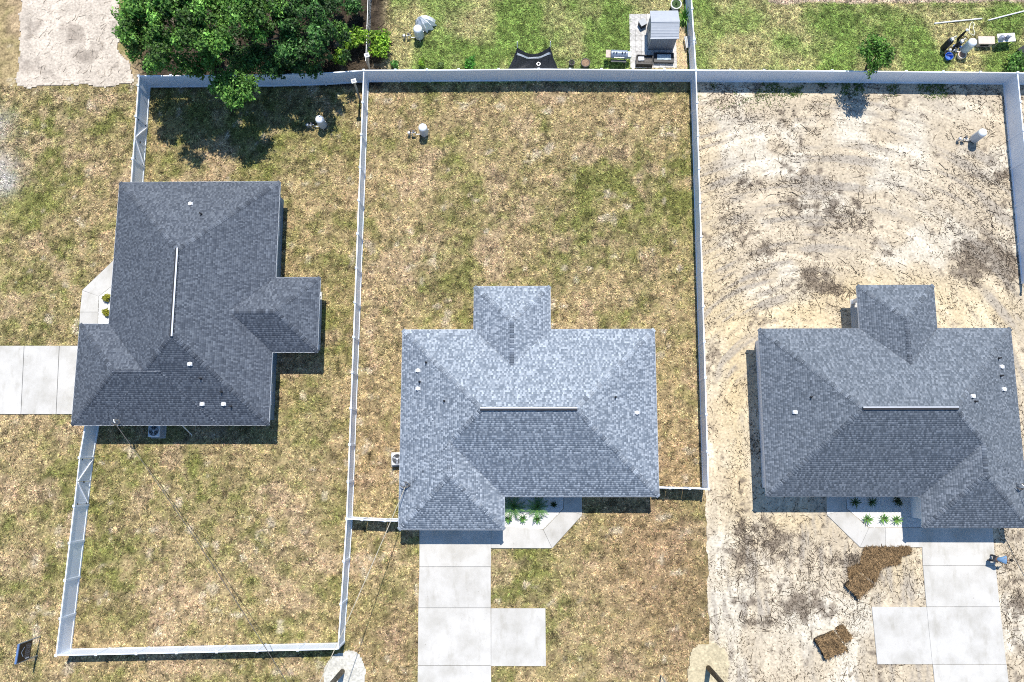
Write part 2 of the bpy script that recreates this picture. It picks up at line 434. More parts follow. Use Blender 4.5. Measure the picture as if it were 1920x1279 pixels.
def lot_edge(x, y):
    # ragged edge where the bare lot meets the lawn
    w = np.clip((SAND_X0 + 0.5 - x) / 0.5, 0, 1)
    return x + w * ((fbm(x * 0 + 1, y, 0.8, 12) - .5) * 0.35 * (y < -1.8)) + w * 0.0, y
sand_sheet('bare_sand_lot', SAND_X0, 46, -24, 27.35, 0.12, sand_tint, edge=lot_edge, relief=0.05, z=0.016)
pale_t = lambda x, y: np.array([0.52, 0.45, 0.37]) * (0.72 + 0.5 * fbm(x, y, 0.9, 41))[..., None] - np.array([.2, .18, .15]) * (sstep(.6, .75, fbm(x, y, 1.6, 43)) * .8)[..., None]
sand_sheet('sand_patch', -42, -26, 26, 40, 0.12, pale_t, SAND_PATCH, z=0.03)
white_t = lambda x, y: np.array([0.52, 0.50, 0.44]) * (0.8 + 0.35 * fbm(x, y, 0.5, 45))[..., None]
sand_sheet('pole_sand_patch', -14.5, -9.5, -17, -11, 0.07, white_t, POLE_PATCH, z=0.02)
yel_t = lambda x, y: np.array([0.48, 0.41, 0.27]) * (0.8 + 0.35 * fbm(x, y, 0.5, 47))[..., None]
sand_sheet('side_sand_patch', 10.0, 14.6, -18, -10.5, 0.08, yel_t, SIDE_PATCH, z=0.05)

# driveways and walks: one structure each, every slab a piece of its own
def shrink(poly, d):
    cx = sum(p[0] for p in poly) / len(poly); cy = sum(p[1] for p in poly) / len(poly)
    return [(p[0] + (cx - p[0]) * d, p[1] + (cy - p[1]) * d) for p in poly]
def grow(poly, d):
    """move every side of a counter-clockwise polygon outwards by d"""
    n = len(poly); out = []
    for i in range(n):
        p, c, q = (np.array(poly[j % n]) for j in (i - 1, i, i + 1))
        d1 = (c - p) / np.hypot(*(c - p)); d2 = (q - c) / np.hypot(*(q - c))
        n1 = np.array([d1[1], -d1[0]]); n2 = np.array([d2[1], -d2[0]])
        m = n1 + n2; out.append(tuple(c + m * d * 2 / max(.5, float(m @ m))))
    return out
SLABS = []
def slabs(name, polys, z1):
    o = bpy.data.objects.new(name, None); C.objects.link(o); tag(o, kind='structure')
    for q in polys:
        w = PX(q, z1)
        if sum(w[i][0] * w[(i + 1) % len(w)][1] - w[(i + 1) % len(w)][0] * w[i][1] for i in range(len(w))) < 0: w = w[::-1]
        w = grow(w, .022); SLABS.append(w)
        mb = MB().prism(w, -0.06, z1)
        s = mb.build('slab', m_conc, o)
        bv = s.modifiers.new('bevel', 'BEVEL'); bv.width = 0.012; bv.segments = 1
for k in DRIVES: slabs('driveway', DRIVES[k], 0.085)
for k in WALKS: slabs('front_walk', WALKS[k], 0.095)
for k in BEDS:
    w = PX(BEDS[k], 0.05); SLABS.append(w)
    tag(MB().prism(w, -0.04, 0.062).build('white_stone_bed', m_gravel), kind='structure')
    # loose stones on the bed
    bx = [q[0] for q in w]; by = [q[1] for q in w]
    n = 2600
    x = rng.uniform(min(bx), max(bx), n); y = rng.uniform(min(by), max(by), n); kk = inpoly(x, y, w); x, y = x[kk], y[kk]; n = len(x)
    sz = rng.uniform(.018, .05, n); base = np.array([[1, 0, 0], [-.5, .87, 0], [-.5, -.87, 0], [0, 0, .8]])
    v = np.stack([x, y, np.full(n, .06)], -1)[:, None] + base[None] * sz[:, None, None]
    f = (np.arange(n) * 4)[:, None, None] + np.array([[0, 1, 3], [1, 2, 3], [2, 0, 3]])[None]
    g = rng.uniform(.5, .72, n)[:, None, None] * np.ones((1, 4, 3))
    o = link('bed_stones', np_mesh('bed_stones', v.reshape(-1, 3), f.reshape(-1, 3), g.reshape(-1, 3)), mat('loose_stone', W1, .9, .06, 4, tint=True))
    tag(o, {'mid': 'loose white stones on the bed beside the pale-roofed house', 'right': 'loose white stones on the bed of the house on the sand lot', 'left': 'loose white stones on the bed with two round shrubs'}[k], 'stones', kind='stuff')

# ------------------------------------------------------------------ grass and debris
HP = []
for h in HOUSES.values():
    for r in h.values():
        HP.append((r[0] + OVER, r[1] - OVER, r[2] + OVER, r[3] - OVER))
def free_of_built(x, y):
    ok = np.ones(len(x), bool)
    for r in HP: ok &= ~((x > r[0]) & (x < r[1]) & (y > r[2]) & (y < r[3]))
    for q in SLABS: ok &= ~inpoly(x, y, q)
    return ok
def blades(x, y, tint, lo, hi, wid, up):
    """each tuft is two crossed leaning slivers"""
    n = len(x)
    out = []
    for k in range(2):
        a = rng.uniform(0, 2 * np.pi, n); L = rng.uniform(lo, hi, n); t = rng.uniform(up * .3, up, n)
        d = np.stack([np.cos(a), np.sin(a)], -1); s = np.stack([-np.sin(a), np.cos(a)], -1) * (wid * rng.uniform(.6, 1.3, n))[:, None]
        b = np.stack([x, y], -1) + rng.normal(0, .02, (n, 2))
        p0 = np.concatenate([b - s, np.full((n, 1), .005)], 1); p1 = np.concatenate([b + s, np.full((n, 1), .005)], 1)
        p2 = np.concatenate([b + d * L[:, None], (L * t)[:, None] + .01], 1)
        out.append(np.stack([p0, p1, p2], 1))
    v = np.concatenate(out, 1).reshape(-1, 3)
    f = np.arange(n * 6).reshape(-1, 3)
    return v, f, np.repeat(tint, 6, 0)
N = 330000
x = rng.uniform(-40, SAND_X0 + .1, N); y = rng.uniform(-16, 27.5, N)
ok = free_of_built(x, y) & ~inpoly(x, y, SAND_PATCH) & ~inpoly(x, y, POLE_PATCH) & ~inpoly(x, y, SIDE_PATCH) & (x < SAND_X0 - .05)
x, y = x[ok], y[ok]
ok = (fbm(x, y, .5, 19, 2) + rng.uniform(-.3, .3, len(x))) > .36
x, y = x[ok], y[ok]
t = lawn_tint(x, y) * rng.choice([.35, .8, 1.25, 1.7, 2.6], len(x))[:, None] * (1 + rng.normal(0, .06, (len(x), 3)))
v, f, tt = blades(x, y, t, .06, .18, .022, .45)
tag(link('lawn_grass', np_mesh('lawn_grass', v, f, tt), m_blade), 'patchy tan and green dry grass around the three houses', 'grass', kind='stuff')
N = 130000
x = rng.uniform(-10.3, 39, N); y = rng.uniform(27.35, 36, N)
ok = ~((x > P(1182, 60)[0]) & (x < 11.9) & (y < P(1182, 26)[1]) & (y > 27))
x, y = x[ok], y[ok]
t = lawn_tint(x, y) * rng.choice([.35, .8, 1.25, 1.7, 2.6], len(x))[:, None] * (1 + rng.normal(0, .06, (len(x), 3)))
v, f, tt = blades(x, y, t, .06, .19, .022, .5)
tag(link('neighbour_grass', np_mesh('neighbour_grass', v, f, tt), m_blade), 'greener grass behind the long back fence', 'grass', kind='stuff')

def twigs(x, y, L, wid, tint, ang=None, z0=.02):
    """bent three-sided sticks lying on the ground"""
    n = len(x)
    a = rng.uniform(0, 2 * np.pi, n) if ang is None else ang
    pts = []; px_, py_ = x.copy(), y.copy()
    for k in range(4):
        pts.append(np.stack([px_, py_, np.full(n, z0) + rng.uniform(0, .03, n)], -1))
        a = a + rng.normal(0, .28, n)
        px_ = px_ + np.cos(a) * L / 3; py_ = py_ + np.sin(a) * L / 3
    vs = []
    side = np.stack([-np.sin(a), np.cos(a), np.zeros(n)], -1)
    for k in range(4):
        w = (wid * (1 - .2 * k))[:, None]
        vs += [pts[k] - side * w, pts[k] + side * w, pts[k] + np.array([0, 0, 1]) * w * 1.6]
    v = np.stack(vs, 1).reshape(-1, 3)
    fa = []
    for k in range(3):
        b = k * 3
        for i in range(3): fa.append([b + i, b + (i + 1) % 3, b + 3 + (i + 1) % 3, b + 3 + i])
    f = ((np.arange(n) * 12)[:, None, None] + np.array(fa)[None]).reshape(-1, 4)
    return v, f, np.repeat(tint, 12, 0)
def debris_mask(x, y):
    return np.clip(sstep(.38, .7, fbm(x, y, 2.4, 71)) + .25 + .6 * (1 - sand_tint(x, y)[..., 0] / .55), 0, 1) * (1 - .8 * sstep(.0, .7, (sand_tint(x, y)[..., 0] - sand_tint(x, y)[..., 2]) / .27 - .55))
N = 13000
x = rng.uniform(SAND_X0 + .15, 40, N); y = rng.uniform(-16, 27, N)
ok = free_of_built(x, y); x, y = x[ok], y[ok]
ok = rng.random(len(x)) < debris_mask(x, y) ** 1.5; x, y = x[ok], y[ok]; n = len(x)
L = np.clip(rng.lognormal(-1.55, .6, n), .08, 1.2); wid = np.clip(L * .04, .008, .022)
tw = np.array([.055, .043, .033]) * rng.uniform(.4, 2.4, n)[:, None]
v, f, tt = twigs(x, y, L, wid, tw)
def chips(N, lo, hi, wid, col):
    x = rng.uniform(SAND_X0 + .1, 40, N); y = rng.uniform(-16, 27.2, N)
    ok = free_of_built(x, y); x, y = x[ok], y[ok]
    ok = rng.random(len(x)) < .06 + 1.1 * np.clip(debris_mask(x, y) * .6 + sstep(.5, .72, fbm(x, y, .9, 211)) * .6 - .25, 0, 1); x, y = x[ok], y[ok]; n = len(x)
    a = np.where(y > 3, np.arctan2(y - 2, x - 20) + 1.57, 1.45) + rng.normal(0, .75, n); L = rng.uniform(lo, hi, n) * rng.uniform(.4, 1, n); w = wid * rng.uniform(.5, 1.4, n)
    d = np.stack([np.cos(a) * L, np.sin(a) * L, rng.uniform(-.01, .03, n)], -1); sd = np.stack([-np.sin(a) * w, np.cos(a) * w, 0 * w], -1)
    b = np.stack([x, y, np.full(n, .03)], -1); up = np.stack([0 * w, 0 * w, w * 1.5], -1)
    vv = np.stack([b - sd, b + sd, b + up, b + d - sd * .5, b + d + sd * .5, b + d + up * .6], 1).reshape(-1, 3)
    ff = ((np.arange(n) * 6)[:, None, None] + np.array([[0, 1, 4, 3], [1, 2, 5, 4], [2, 0, 3, 5]])[None]).reshape(-1, 4)
    return vv, ff, np.repeat(np.array(col) * rng.uniform(.4, 2.2, n)[:, None], 6, 0)
v2, f2, t2 = chips(110000, .05, .24, .016, (.085, .068, .05))
f = np.concatenate([f, f2 + len(v)]); v = np.concatenate([v, v2]); tt = np.concatenate([tt, t2])
for px, py, rx, ry, nn_ in ((1550, 395, 2.0, 1.4, 420), (1525, 525, 1.0, .7, 260), (1570, 545, .9, .5, 160), (1500, 340, 1.6, .6, 160), (1840, 480, 1.6, 1.0, 380), (1890, 500, 1.1, 1.1, 220), (1440, 470, .8, .4, 90), (1410, 350, 1.1, .5, 120), (1600, 410, .9, .9, 160),
                            (1440, 1010, 2.0, .9, 300), (1395, 1040, .7, 2.4, 220), (1485, 1060, 2.2, 1.4, 340), (1500, 1135, 1.5, 1.1, 260), (1420, 1165, 1.5, .4, 120), (1590, 1050, .8, .5, 110), (1860, 330, 2.2, .6, 160), (1370, 470, .4, 3, 120), (1900, 1120, .7, 3, 160), (1375, 880, .5, .8, 70)):
    c_ = P(px, py); k = int(nn_ * (1.1 if py < 600 else 1.5))
    a_ = rng.normal(0, 1, (k, 2)) * np.array([rx, ry]) * .75
    xx, yy = c_[0] + a_[:, 0], c_[1] + a_[:, 1]; ok = free_of_built(xx, yy) & (xx > SAND_X0 + .1) & (yy < 27.1); xx, yy = xx[ok], yy[ok]; k = len(xx)
    L = np.clip(rng.lognormal(-1.9, .6, k), .05, .8)
    v2, f2, t2 = twigs(xx, yy, L, np.clip(L * .07, .009, .026), np.array([.075, .06, .046]) * rng.uniform(.5, 2.4, k)[:, None])
    f = np.concatenate([f, f2 + len(v)]); v = np.concatenate([v, v2]); tt = np.concatenate([tt, t2])
tag(link('root_debris', np_mesh('root_debris', v, f, tt), m_twig), 'dark roots and twigs littering the bare sand lot', 'debris', kind='stuff')
N = 520
x = rng.uniform(-37, -28, N); y = rng.uniform(27, 36, N); ok = inpoly(x, y, SAND_PATCH); x, y = x[ok], y[ok]; n = len(x)
L = np.clip(rng.lognormal(-1.5, .5, n), .08, 1.1); v, f, tt = twigs(x, y, L, np.clip(L * .03, .006, .014), np.array([.26, .21, .155]) * rng.uniform(.5, 1.6, n)[:, None], rng.normal(.7, .5, n), .05)
tag(link('straw_debris', np_mesh('straw_debris', v, f, tt), m_twig), 'straw and twigs scattered on the sand patch beside the trees', 'debris', kind='stuff')
N = 2600
x = rng.uniform(-28.5, -9.8, N); y = rng.uniform(27.7, 35, N)
L = np.clip(rng.lognormal(-1.3, .5, N), .1, 1.4); v, f, tt = twigs(x, y, L, np.clip(L * .04, .01, .03), np.array([.12, .09, .06]) * rng.uniform(.3, 1.9, N)[:, None], None, .02)  # twigs darkened as well, tree shade put into their brown
tag(link('leaf_litter', np_mesh('leaf_litter', v, f, tt), m_twig), 'brown twigs and litter on the ground beneath the trees', 'litter', kind='stuff')
# green weeds along the back fence of the sand lot
N = 5200
x = rng.uniform(12.3, 34, N); y = 27.2 - np.abs(rng.normal(0, .75, N)); ok = (fbm(x, y, 1.1, 23) > .56) | ((np.hypot(x - P(1420, 200)[0], y - P(1420, 200)[1]) < .4)); x, y = x[ok], y[ok]
v, f, tt = blades(x, y, np.array([.07, .11, .022]) * rng.uniform(.6, 1.9, (len(x), 1)), .07, .2, .03, .8)
tag(link('fence_weeds', np_mesh('fence_weeds', v, f, tt), m_blade), 'green weeds sprouting from sand along the back fence', 'weeds', kind='stuff')

# ------------------------------------------------------------------ houses
def clip_half(poly, a, b, c, keep_pos=True):
    """part of a plan polygon where a*x + b*y + c >= 0"""
    out = []
    s = 1 if keep_pos else -1
    for i in range(len(poly)):
        p, q = poly[i], poly[(i + 1) % len(poly)]
        dp, dq = s * (a * p[0] + b * p[1] + c), s * (a * q[0] + b * q[1] + c)
        if dp >= 0: out.append(p)
        if (dp > 0) != (dq > 0) and abs(dp - dq) > 1e-12 and dp * dq < 0:
            t = dp / (dp - dq); out.append((p[0] + (q[0] - p[0]) * t, p[1] + (q[1] - p[1]) * t))
    return out if len(out) > 2 else []
def rect_planes(r):
    # height above the eave as a*x + b*y + c, the sides W, E, S, N
    return [(SLOPE, 0, -SLOPE * r[0]), (-SLOPE, 0, SLOPE * r[1]), (0, SLOPE, -SLOPE * r[2]), (0, -SLOPE, SLOPE * r[3])]
def roof_faces(rects):
    faces = []
    for i, r in enumerate(rects):
        pl = rect_planes(r)
        for k, p in enumerate(pl):
            poly = [(r[0], r[2]), (r[1], r[2]), (r[1], r[3]), (r[0], r[3])]
            for j, q in enumerate(pl):
                if j != k and poly: poly = clip_half(poly, q[0] - p[0], q[1] - p[1], q[2] - p[2])
            pieces = [poly] if poly else []
            for j, o in enumerate(rects):
                if j == i: continue
                new = []
                for pc in pieces:
                    rest = pc
                    for q in rect_planes(o):
                        if not rest: break
                        e = 1e-5 if j < i else -1e-5
                        a, b, c = q[0] - p[0], q[1] - p[1], q[2] - p[2] + e
                        outp = clip_half(rest, a, b, c, False)
                        if outp: new.append(outp)
                        rest = clip_half(rest, a, b, c, True)
                pieces = new
            for pc in pieces:
                ar = abs(sum(pc[m][0] * pc[(m + 1) % len(pc)][1] - pc[(m + 1) % len(pc)][0] * pc[m][1] for m in range(len(pc))))
                if ar > .02: faces.append((i, k, p, pc))
    return faces

UP = [(1, 0), (-1, 0), (0, 1), (0, -1)]
def make_shingles(rects, palette, root, seed):
    r_ = np.random.default_rng(seed)
    V, T = [], []
    run = 0.128
    for i, r in enumerate(rects):
        for k in range(4):
            ux, uy = UP[k]; along = (0, 1) if ux else (1, 0)
            Ls = (r[3] - r[2]) if ux else (r[1] - r[0]); Lo = (r[1] - r[0]) if ux else (r[3] - r[2])
            half = Lo / 2
            ox = r[0] if k == 0 else (r[1] if k == 1 else r[0]); oy = r[2] if k in (0, 1, 2) else r[3]
            d = -0.02
            while d < half - .03:
                s0, s1 = max(0, d), Ls - max(0, d)
                if s1 - s0 < .08: break
                s = s0 - r_.uniform(0, .25); flip = r_.random() < .5
                while s < s1:
                    w = r_.choice([.10, .13, .16])
                    a, b = max(s, s0), min(s + w, s1)
                    s += w
                    if b - a < .03: continue
                    mx, md = (a + b) / 2, d + run / 2
                    X = ox + along[0] * mx + ux * md; Y = oy + along[1] * mx + uy * md
                    hh = md * SLOPE; bad = False
                    for j, o in enumerate(rects):
                        if j != i:
                            g = min(X - o[0], o[1] - X, Y - o[2], o[3] - Y) * SLOPE
                            if g > hh + (.001 if j > i else -.001): bad = True; break
                    if bad: continue
                    flip = not flip
                    lam = flip ^ (r_.random() < .22)   # laminated tab stands a little prouder
                    t = .016 if lam else .009
                    g_ = .002
                    def pt(sv, dv, up):
                        return (ox + along[0] * sv + ux * dv, oy + along[1] * sv + uy * dv, EAVE + dv * SLOPE + up)
                    V.append([pt(a + g_, d, .001), pt(b - g_, d, .001), pt(a + g_, d, t + .004), pt(b - g_, d, t + .004), pt(a + g_, d + run * 1.12, .004 + t * .25), pt(b - g_, d + run * 1.12, .004 + t * .25)])
                    col = (np.array(palette[r_.integers(3)]) if not lam else np.array(palette[3 + r_.integers(len(palette) - 3)])) * r_.uniform(.9, 1.1)
                    T.append(col)
                d += run
    V = np.array(V); n = len(V)
    f = ((np.arange(n) * 6)[:, None, None] + np.array([[0, 1, 3, 2], [2, 3, 5, 4]])[None]).reshape(-1, 4)
    me = np_mesh('shingles', V.reshape(-1, 3), f, np.repeat(np.array(T), 6, 0))
    return link('shingles', me, m_shingle, root, local=False, kind='stuff')

def hip_lines(faces):
    """edges shared by two roof faces, with the kind of bend (hip or valley)"""
    segs = []
    for a in range(len(faces)):
        for b in range(a + 1, len(faces)):
            pa, pb = faces[a][2], faces[b][2]
            if pa[0] == pb[0] and pa[1] == pb[1]: continue
            for m in range(len(faces[a][3])):
                p, q = faces[a][3][m], faces[a][3][(m + 1) % len(faces[a][3])]
                for n in range(len(faces[b][3])):
                    u, w = faces[b][3][n], faces[b][3][(n + 1) % len(faces[b][3])]
                    d = np.array(q) - np.array(p); L = np.hypot(*d)
                    if L < .05: continue
                    d = d / L; nn = np.array([-d[1], d[0]])
                    if abs(np.dot(np.array(u) - p, nn)) > .02 or abs(np.dot(np.array(w) - p, nn)) > .02: continue
                    t0, t1 = sorted((np.dot(np.array(u) - p, d), np.dot(np.array(w) - p, d)))
                    lo, hi = max(0, t0), min(L, t1)
                    if hi - lo < .15: continue
                    A = np.array(p) + d * lo; B = np.array(p) + d * hi
                    mid = (A + B) / 2
                    za = pa[0] * mid[0] + pa[1] * mid[1] + pa[2]; zb = pb[0] * mid[0] + pb[1] * mid[1] + pb[2]
                    if abs(za - zb) > .05: continue
                    ca = np.mean(faces[a][3], 0)
                    # hip when the other plane extended over face a lies above it
                    hip = (pb[0] * ca[0] + pb[1] * ca[1] + pb[2]) > (pa[0] * ca[0] + pa[1] * ca[1] + pa[2])
                    segs.append((A, B, za, hip, pa, pb))
    return segs

def make_house(key, label, palette, m_wall, m_trim, root_loc, vents, seed, outline, wall_out, capmul=1.0, vent_light=True):
    rects = list(HOUSES[key].values())
    root = thing('house', label, 'house', (root_loc[0], root_loc[1], 0))
    faces = roof_faces(rects)
    mb = MB()
    for i, k, p, pc in faces:
        vs = [(x, y, EAVE - .004 + p[0] * x + p[1] * y + p[2]) for x, y in pc]
        ar = sum(pc[m][0] * pc[(m + 1) % len(pc)][1] - pc[(m + 1) % len(pc)][0] * pc[m][1] for m in range(len(pc)))
        mb.add(vs, [tuple(range(len(pc))) if ar > 0 else tuple(range(len(pc)))[::-1]])
    deck_col = tuple(np.mean(palette, 0) * .72)
    roof = mb.build('roof', mat('roof_deck_' + key, deck_col, .95, .1, 10), root, local=False)
    make_shingles(rects, palette, roof, seed)
    # caps along hips and ridges
    r_ = np.random.default_rng(seed + 5)
    V, T = [], []; ridge = None
    for A, B, z, hip, pa, pb in hip_lines(faces):
        za = EAVE + pa[0] * A[0] + pa[1] * A[1] + pa[2]; zb = EAVE + pa[0] * B[0] + pa[1] * B[1] + pa[2]
        if za > zb: A, B, za, zb = B, A, zb, za
        L = np.hypot(*(B - A))
        if abs(za - zb) < .02 and za > EAVE + 2.2 and (ridge is None or L > ridge[2]): ridge = (A, B, L, za)
        if not hip: continue
        d = (B - A) / L; s = np.array([-d[1], d[0]])
        if np.dot((pa[0], pa[1]), s) > 0: pass
        n = max(1, int(L / .155)); wd = .15
        for c in range(n):
            t0, t1 = c * L / n, (c + 1.15) * L / n
            col = np.array(palette[r_.integers(len(palette))]) * r_.choice([.72, .9, 1.12]) * capmul
            for sg in (1, -1):
                pq = pa if (pa[0] * s[0] + pa[1] * s[1]) * sg < (pb[0] * s[0] + pb[1] * s[1]) * sg else pb
                q = []
                for tt, lift in ((t0, .042), (t1, .02)):
                    for o in (0, wd):
                        X = A + d * min(tt, L) + s * sg * o
                        q.append((X[0], X[1], EAVE + pq[0] * X[0] + pq[1] * X[1] + pq[2] + lift))
                low = [(q[0][0], q[0][1], q[0][2] - .03), (q[1][0], q[1][1], q[1][2] - .035)]
                V.append(q + low); T.append(col)
    V = np.array(V); n = len(V)
    f = ((np.arange(n) * 6)[:, None, None] + np.array([[0, 1, 3, 2], [4, 5, 1, 0]])[None]).reshape(-1, 4)
    link('hip_caps', np_mesh('hip_caps', V.reshape(-1, 3), f, np.repeat(np.array(T), 6, 0)), m_shingle, roof, local=False, kind='stuff')
    # metal ridge vent
    mr = rects[0]; wx_, wy_ = mr[1] - mr[0], mr[3] - mr[2]; hw_ = min(wx_, wy_) / 2
    if wx_ > wy_: A, B = np.array([mr[0] + hw_, mr[2] + hw_]), np.array([mr[1] - hw_, mr[2] + hw_])
    else: A, B = np.array([mr[0] + hw_, mr[2] + hw_]), np.array([mr[0] + hw_, mr[3] - hw_])
    L = np.hypot(*(B - A)); z = EAVE + hw_ * SLOPE
    d = (B - A) / L; s = np.array([-d[1], d[0]])
    A = A - d * .1; B = B + d * .1
    prof = [(-.1, .0), (-.1, .08), (0, .10), (.1, .08), (.1, .0)]
    vs = [tuple(np.append(X + s * o, z + .02 + h)) for X in (A, B) for o, h in prof]
    rv = MB().add(vs, [(i, i + 1, i + 6, i + 5) for i in range(4)] + [(0, 1, 2, 3, 4), (9, 8, 7, 6, 5)]).build('ridge_vent', m_vent, roof, local=False)
    lt = np.array([0, 1]) if abs(d[0]) > .5 else np.array([1, 0])     # pale strip painted as the sunlit side, dark body as the shaded one
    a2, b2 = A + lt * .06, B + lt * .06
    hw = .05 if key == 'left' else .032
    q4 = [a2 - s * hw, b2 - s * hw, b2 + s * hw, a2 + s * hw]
    MB().prism([tuple(q) for q in q4], z + .095, z + .14).build('vent_sunlit_strip', mat('ridge_vent_sunlit', (.62, .64, .68), .35, .06, 3, metal=.2), rv, local=False)
    # pipes and box vents through the roof
    for px, py, kind in vents:
        zz = 3.2
        for _ in range(6):
            q = P(px, py, zz); zz = roof_z(key, q[0], q[1])
        q = P(px, py, zz)
        if kind == 'p':
            b = MB().lathe([(.075, -.06), (.075, .05), (.05, .09), (.045, .34), (.03, .34), (.03, .2)], 10, (q[0], q[1], zz))
            b.build('vent_pipe', m_vent, roof, local=False, smooth=True)
        else:
            b = MB().cbox(q[0], q[1], zz - .05, .3, .2, .16)
            b.lathe([(.02, .1), (.11, .11), (.13, .16), (.02, .2)], 10, (q[0], q[1], zz))
            b.build('roof_vent', mat('roof_vent_metal', (.7, .71, .73), .45, .05, 3), roof, local=False)
    # eave edge, soffit
    n = len(outline); fb = MB(); db = MB()
    for i in range(n):
        p, q = np.array(outline[i]), np.array(outline[(i + 1) % n])
        d = (q - p) / np.hypot(*(q - p)); o = np.array([d[1], -d[0]])     # outward for a counter-clockwise outline
        a, b = p - d * .0, q + d * .0
        pts = [a + o * .012, b + o * .012, b - o * .02, a - o * .02]
        fb.prism([tuple(x) for x in pts], EAVE - .2, EAVE - .015)
        pts = [a + o * .03, b + o * .03, b - o * .06, a - o * .06]
        db.prism([tuple(x) for x in pts], EAVE - .012, EAVE + .006)
    fb.build('fascia', m_trim, root, local=False)
    db.build('drip_edge', mat('drip_edge_' + key, (.55, .57, .6) if key != 'right' else (.16, .17, .19), .5, .05, 2), root, local=False)
    MB().add([(x, y, EAVE - .17) for x, y in outline], [tuple(range(n))[::-1]]).build('soffit', m_soffit, root, local=False)
    wl = MB(); n = len(wall_out)
    wl.add([(x, y, -.05) for x, y in wall_out] + [(x, y, EAVE - .165) for x, y in wall_out], [(i, (i + 1) % n, n + (i + 1) % n, n + i) for i in range(n)])
    wl.build('wall', m_wall, root, local=False)
    return root

def inset(outline, d):
    n = len(outline); out = []
    for i in range(n):
        p, c, q = (np.array(outline[j % n]) for j in (i - 1, i, i + 1))
        d1 = (c - p) / np.hypot(*(c - p)); d2 = (q - c) / np.hypot(*(q - c))
        n1 = np.array([-d1[1], d1[0]]); n2 = np.array([-d2[1], d2[0]])
        out.append(tuple(c + (n1 + n2) * d))
    return out

def opening(root, name, c, width, z0, z1, facing, m_face, m_frame, panes=(1, 1), proud=.03, handle=False):
    """window or door on a wall: c is the plan centre on the wall face, facing is the outward unit vector"""
    fx, fy = facing; ax, ay = -fy, fx
    def bx(mb, s0, s1, d0, d1, a, b):
        p = [(c[0] + ax * s + fx * d, c[1] + ay * s + fy * d) for s, d in ((s0, d0), (s1, d0), (s1, d1), (s0, d1))]
        return mb.prism(p, a, b)
    o = bx(MB(), -width / 2, width / 2, -.02, proud, z0, z1).build(name, m_face, root, local=False)
    fr = MB(); w = .07
    bx(fr, -width / 2 - w, -width / 2, -.02, proud + .03, z0 - w, z1 + w); bx(fr, width / 2, width / 2 + w, -.02, proud + .03, z0 - w, z1 + w)
    bx(fr, -width / 2, width / 2, -.02, proud + .028, z1, z1 + w); bx(fr, -width / 2, width / 2, -.02, proud + .028, max(z0 - w, .01), z0)
    fr.build('frame', m_frame, o, local=False)
    if name == 'window':
        bx(MB(), -width / 2 + .002, width / 2 - .002, proud + .002, proud + .02, (z0 + z1) / 2 - .02, (z0 + z1) / 2 + .02).build('sash_bar', m_frame, o, local=False)
    if name == 'garage_door':
        for r in range(4):
            for q in range(6):
                s0 = -width / 2 + .08 + q * (width - .1) / 6; hh = (z1 - z0) / 4
                bx(MB(), s0, s0 + (width - .1) / 6 - .08, proud, proud + .014, z0 + r * hh + .07, z0 + (r + 1) * hh - .07).build('panel', m_face, o, local=False)
    if handle:
        bx(MB(), width / 2 - .14, width / 2 - .08, proud, proud + .07, z0 + .95, z0 + 1.07).build('handle', m_metal, o, local=False)
    return o

# three darker tones, then the lighter laminated ones
pal_left = [(.066, .077, .098), (.078, .090, .112), (.088, .101, .125), (.115, .130, .156), (.135, .152, .18), (.105, .12, .146)]
pal_mid = [(.16, .188, .227), (.184, .214, .255), (.206, .236, .278), (.31, .344, .388), (.37, .405, .45), (.268, .30, .343)]
pal_right = [(.098, .115, .138), (.112, .13, .155), (.125, .144, .171), (.165, .186, .216), (.20, .222, .254), (.15, .17, .198)]
m_wall_l = mat('slate_blue_stucco', (.17, .235, .29), .85, .05, 5, .004, 50)
m_wall_m = mat('grey_stucco', (.5, .51, .52), .85, .05, 5, .004, 50)
m_wall_r = mat('white_stucco', (.74, .74, .76), .85, .04, 5, .004, 50)
m_door = mat('white_door', (.7, .71, .72), .45, .03, 2)
m_doord = mat('dark_door', (.05, .055, .065), .45, .1, 2)

# mid house
r = HOUSES['mid']; a, g, l = r['main'], r['garage'], r['lanai']
out_mid = [(g[0], g[2]), (g[1], g[2]), (g[1], a[2]), (a[1], a[2]), (a[1], a[3]), (l[1], a[3]), (l[1], l[3]), (l[0], l[3]), (l[0], a[3]), (a[0], a[3])]
w_mid = inset([(g[0], g[2]), (g[1], g[2]), (g[1], a[2]), (a[1], a[2]), (a[1], a[3]), (a[0], a[3])], OVER)
hm = make_house('mid', 'single-storey house with pale grey-blue shingle roof in the middle of the photo', pal_mid, m_wall_m, m_fascia, (.2, 3.3),
    [(799, 680, 'p'), (784, 695, 'b'), (787, 716, 'p'), (784, 729, 'b'), (833, 752, 'p'), (1154, 745, 'p'), (1194, 774, 'b')], 3, out_mid, w_mid)
r = HOUSES['right']; a, g, l = r['main'], r['garage'], r['lanai']
out_right = [(a[0], a[2]), (g[0], a[2]), (g[0], g[2]), (g[1], g[2]), (a[1], a[3]), (l[1], a[3]), (l[1], l[3]), (l[0], l[3]), (l[0], a[3]), (a[0], a[3])]
w_right = inset([(a[0], a[2]), (g[0], a[2]), (g[0], g[2]), (g[1], g[2]), (a[1], a[3]), (a[0], a[3])], OVER)
hr = make_house('right', 'white-walled house with dark grey shingle roof on the bare sand lot', pal_right, m_wall_r, m_fascia, (23.6, 3.3),
    [(1520, 745, 'p'), (1490, 773, 'b'), (1872, 672, 'p'), (1877, 688, 'b'), (1876, 705, 'p'), (1881, 730, 'b'), (1823, 743, 'b'), (1828, 753, 'p')], 4, out_right, w_right)
r = HOUSES['left']; a, g, l = r['main'], r['garage'], r['lanai']
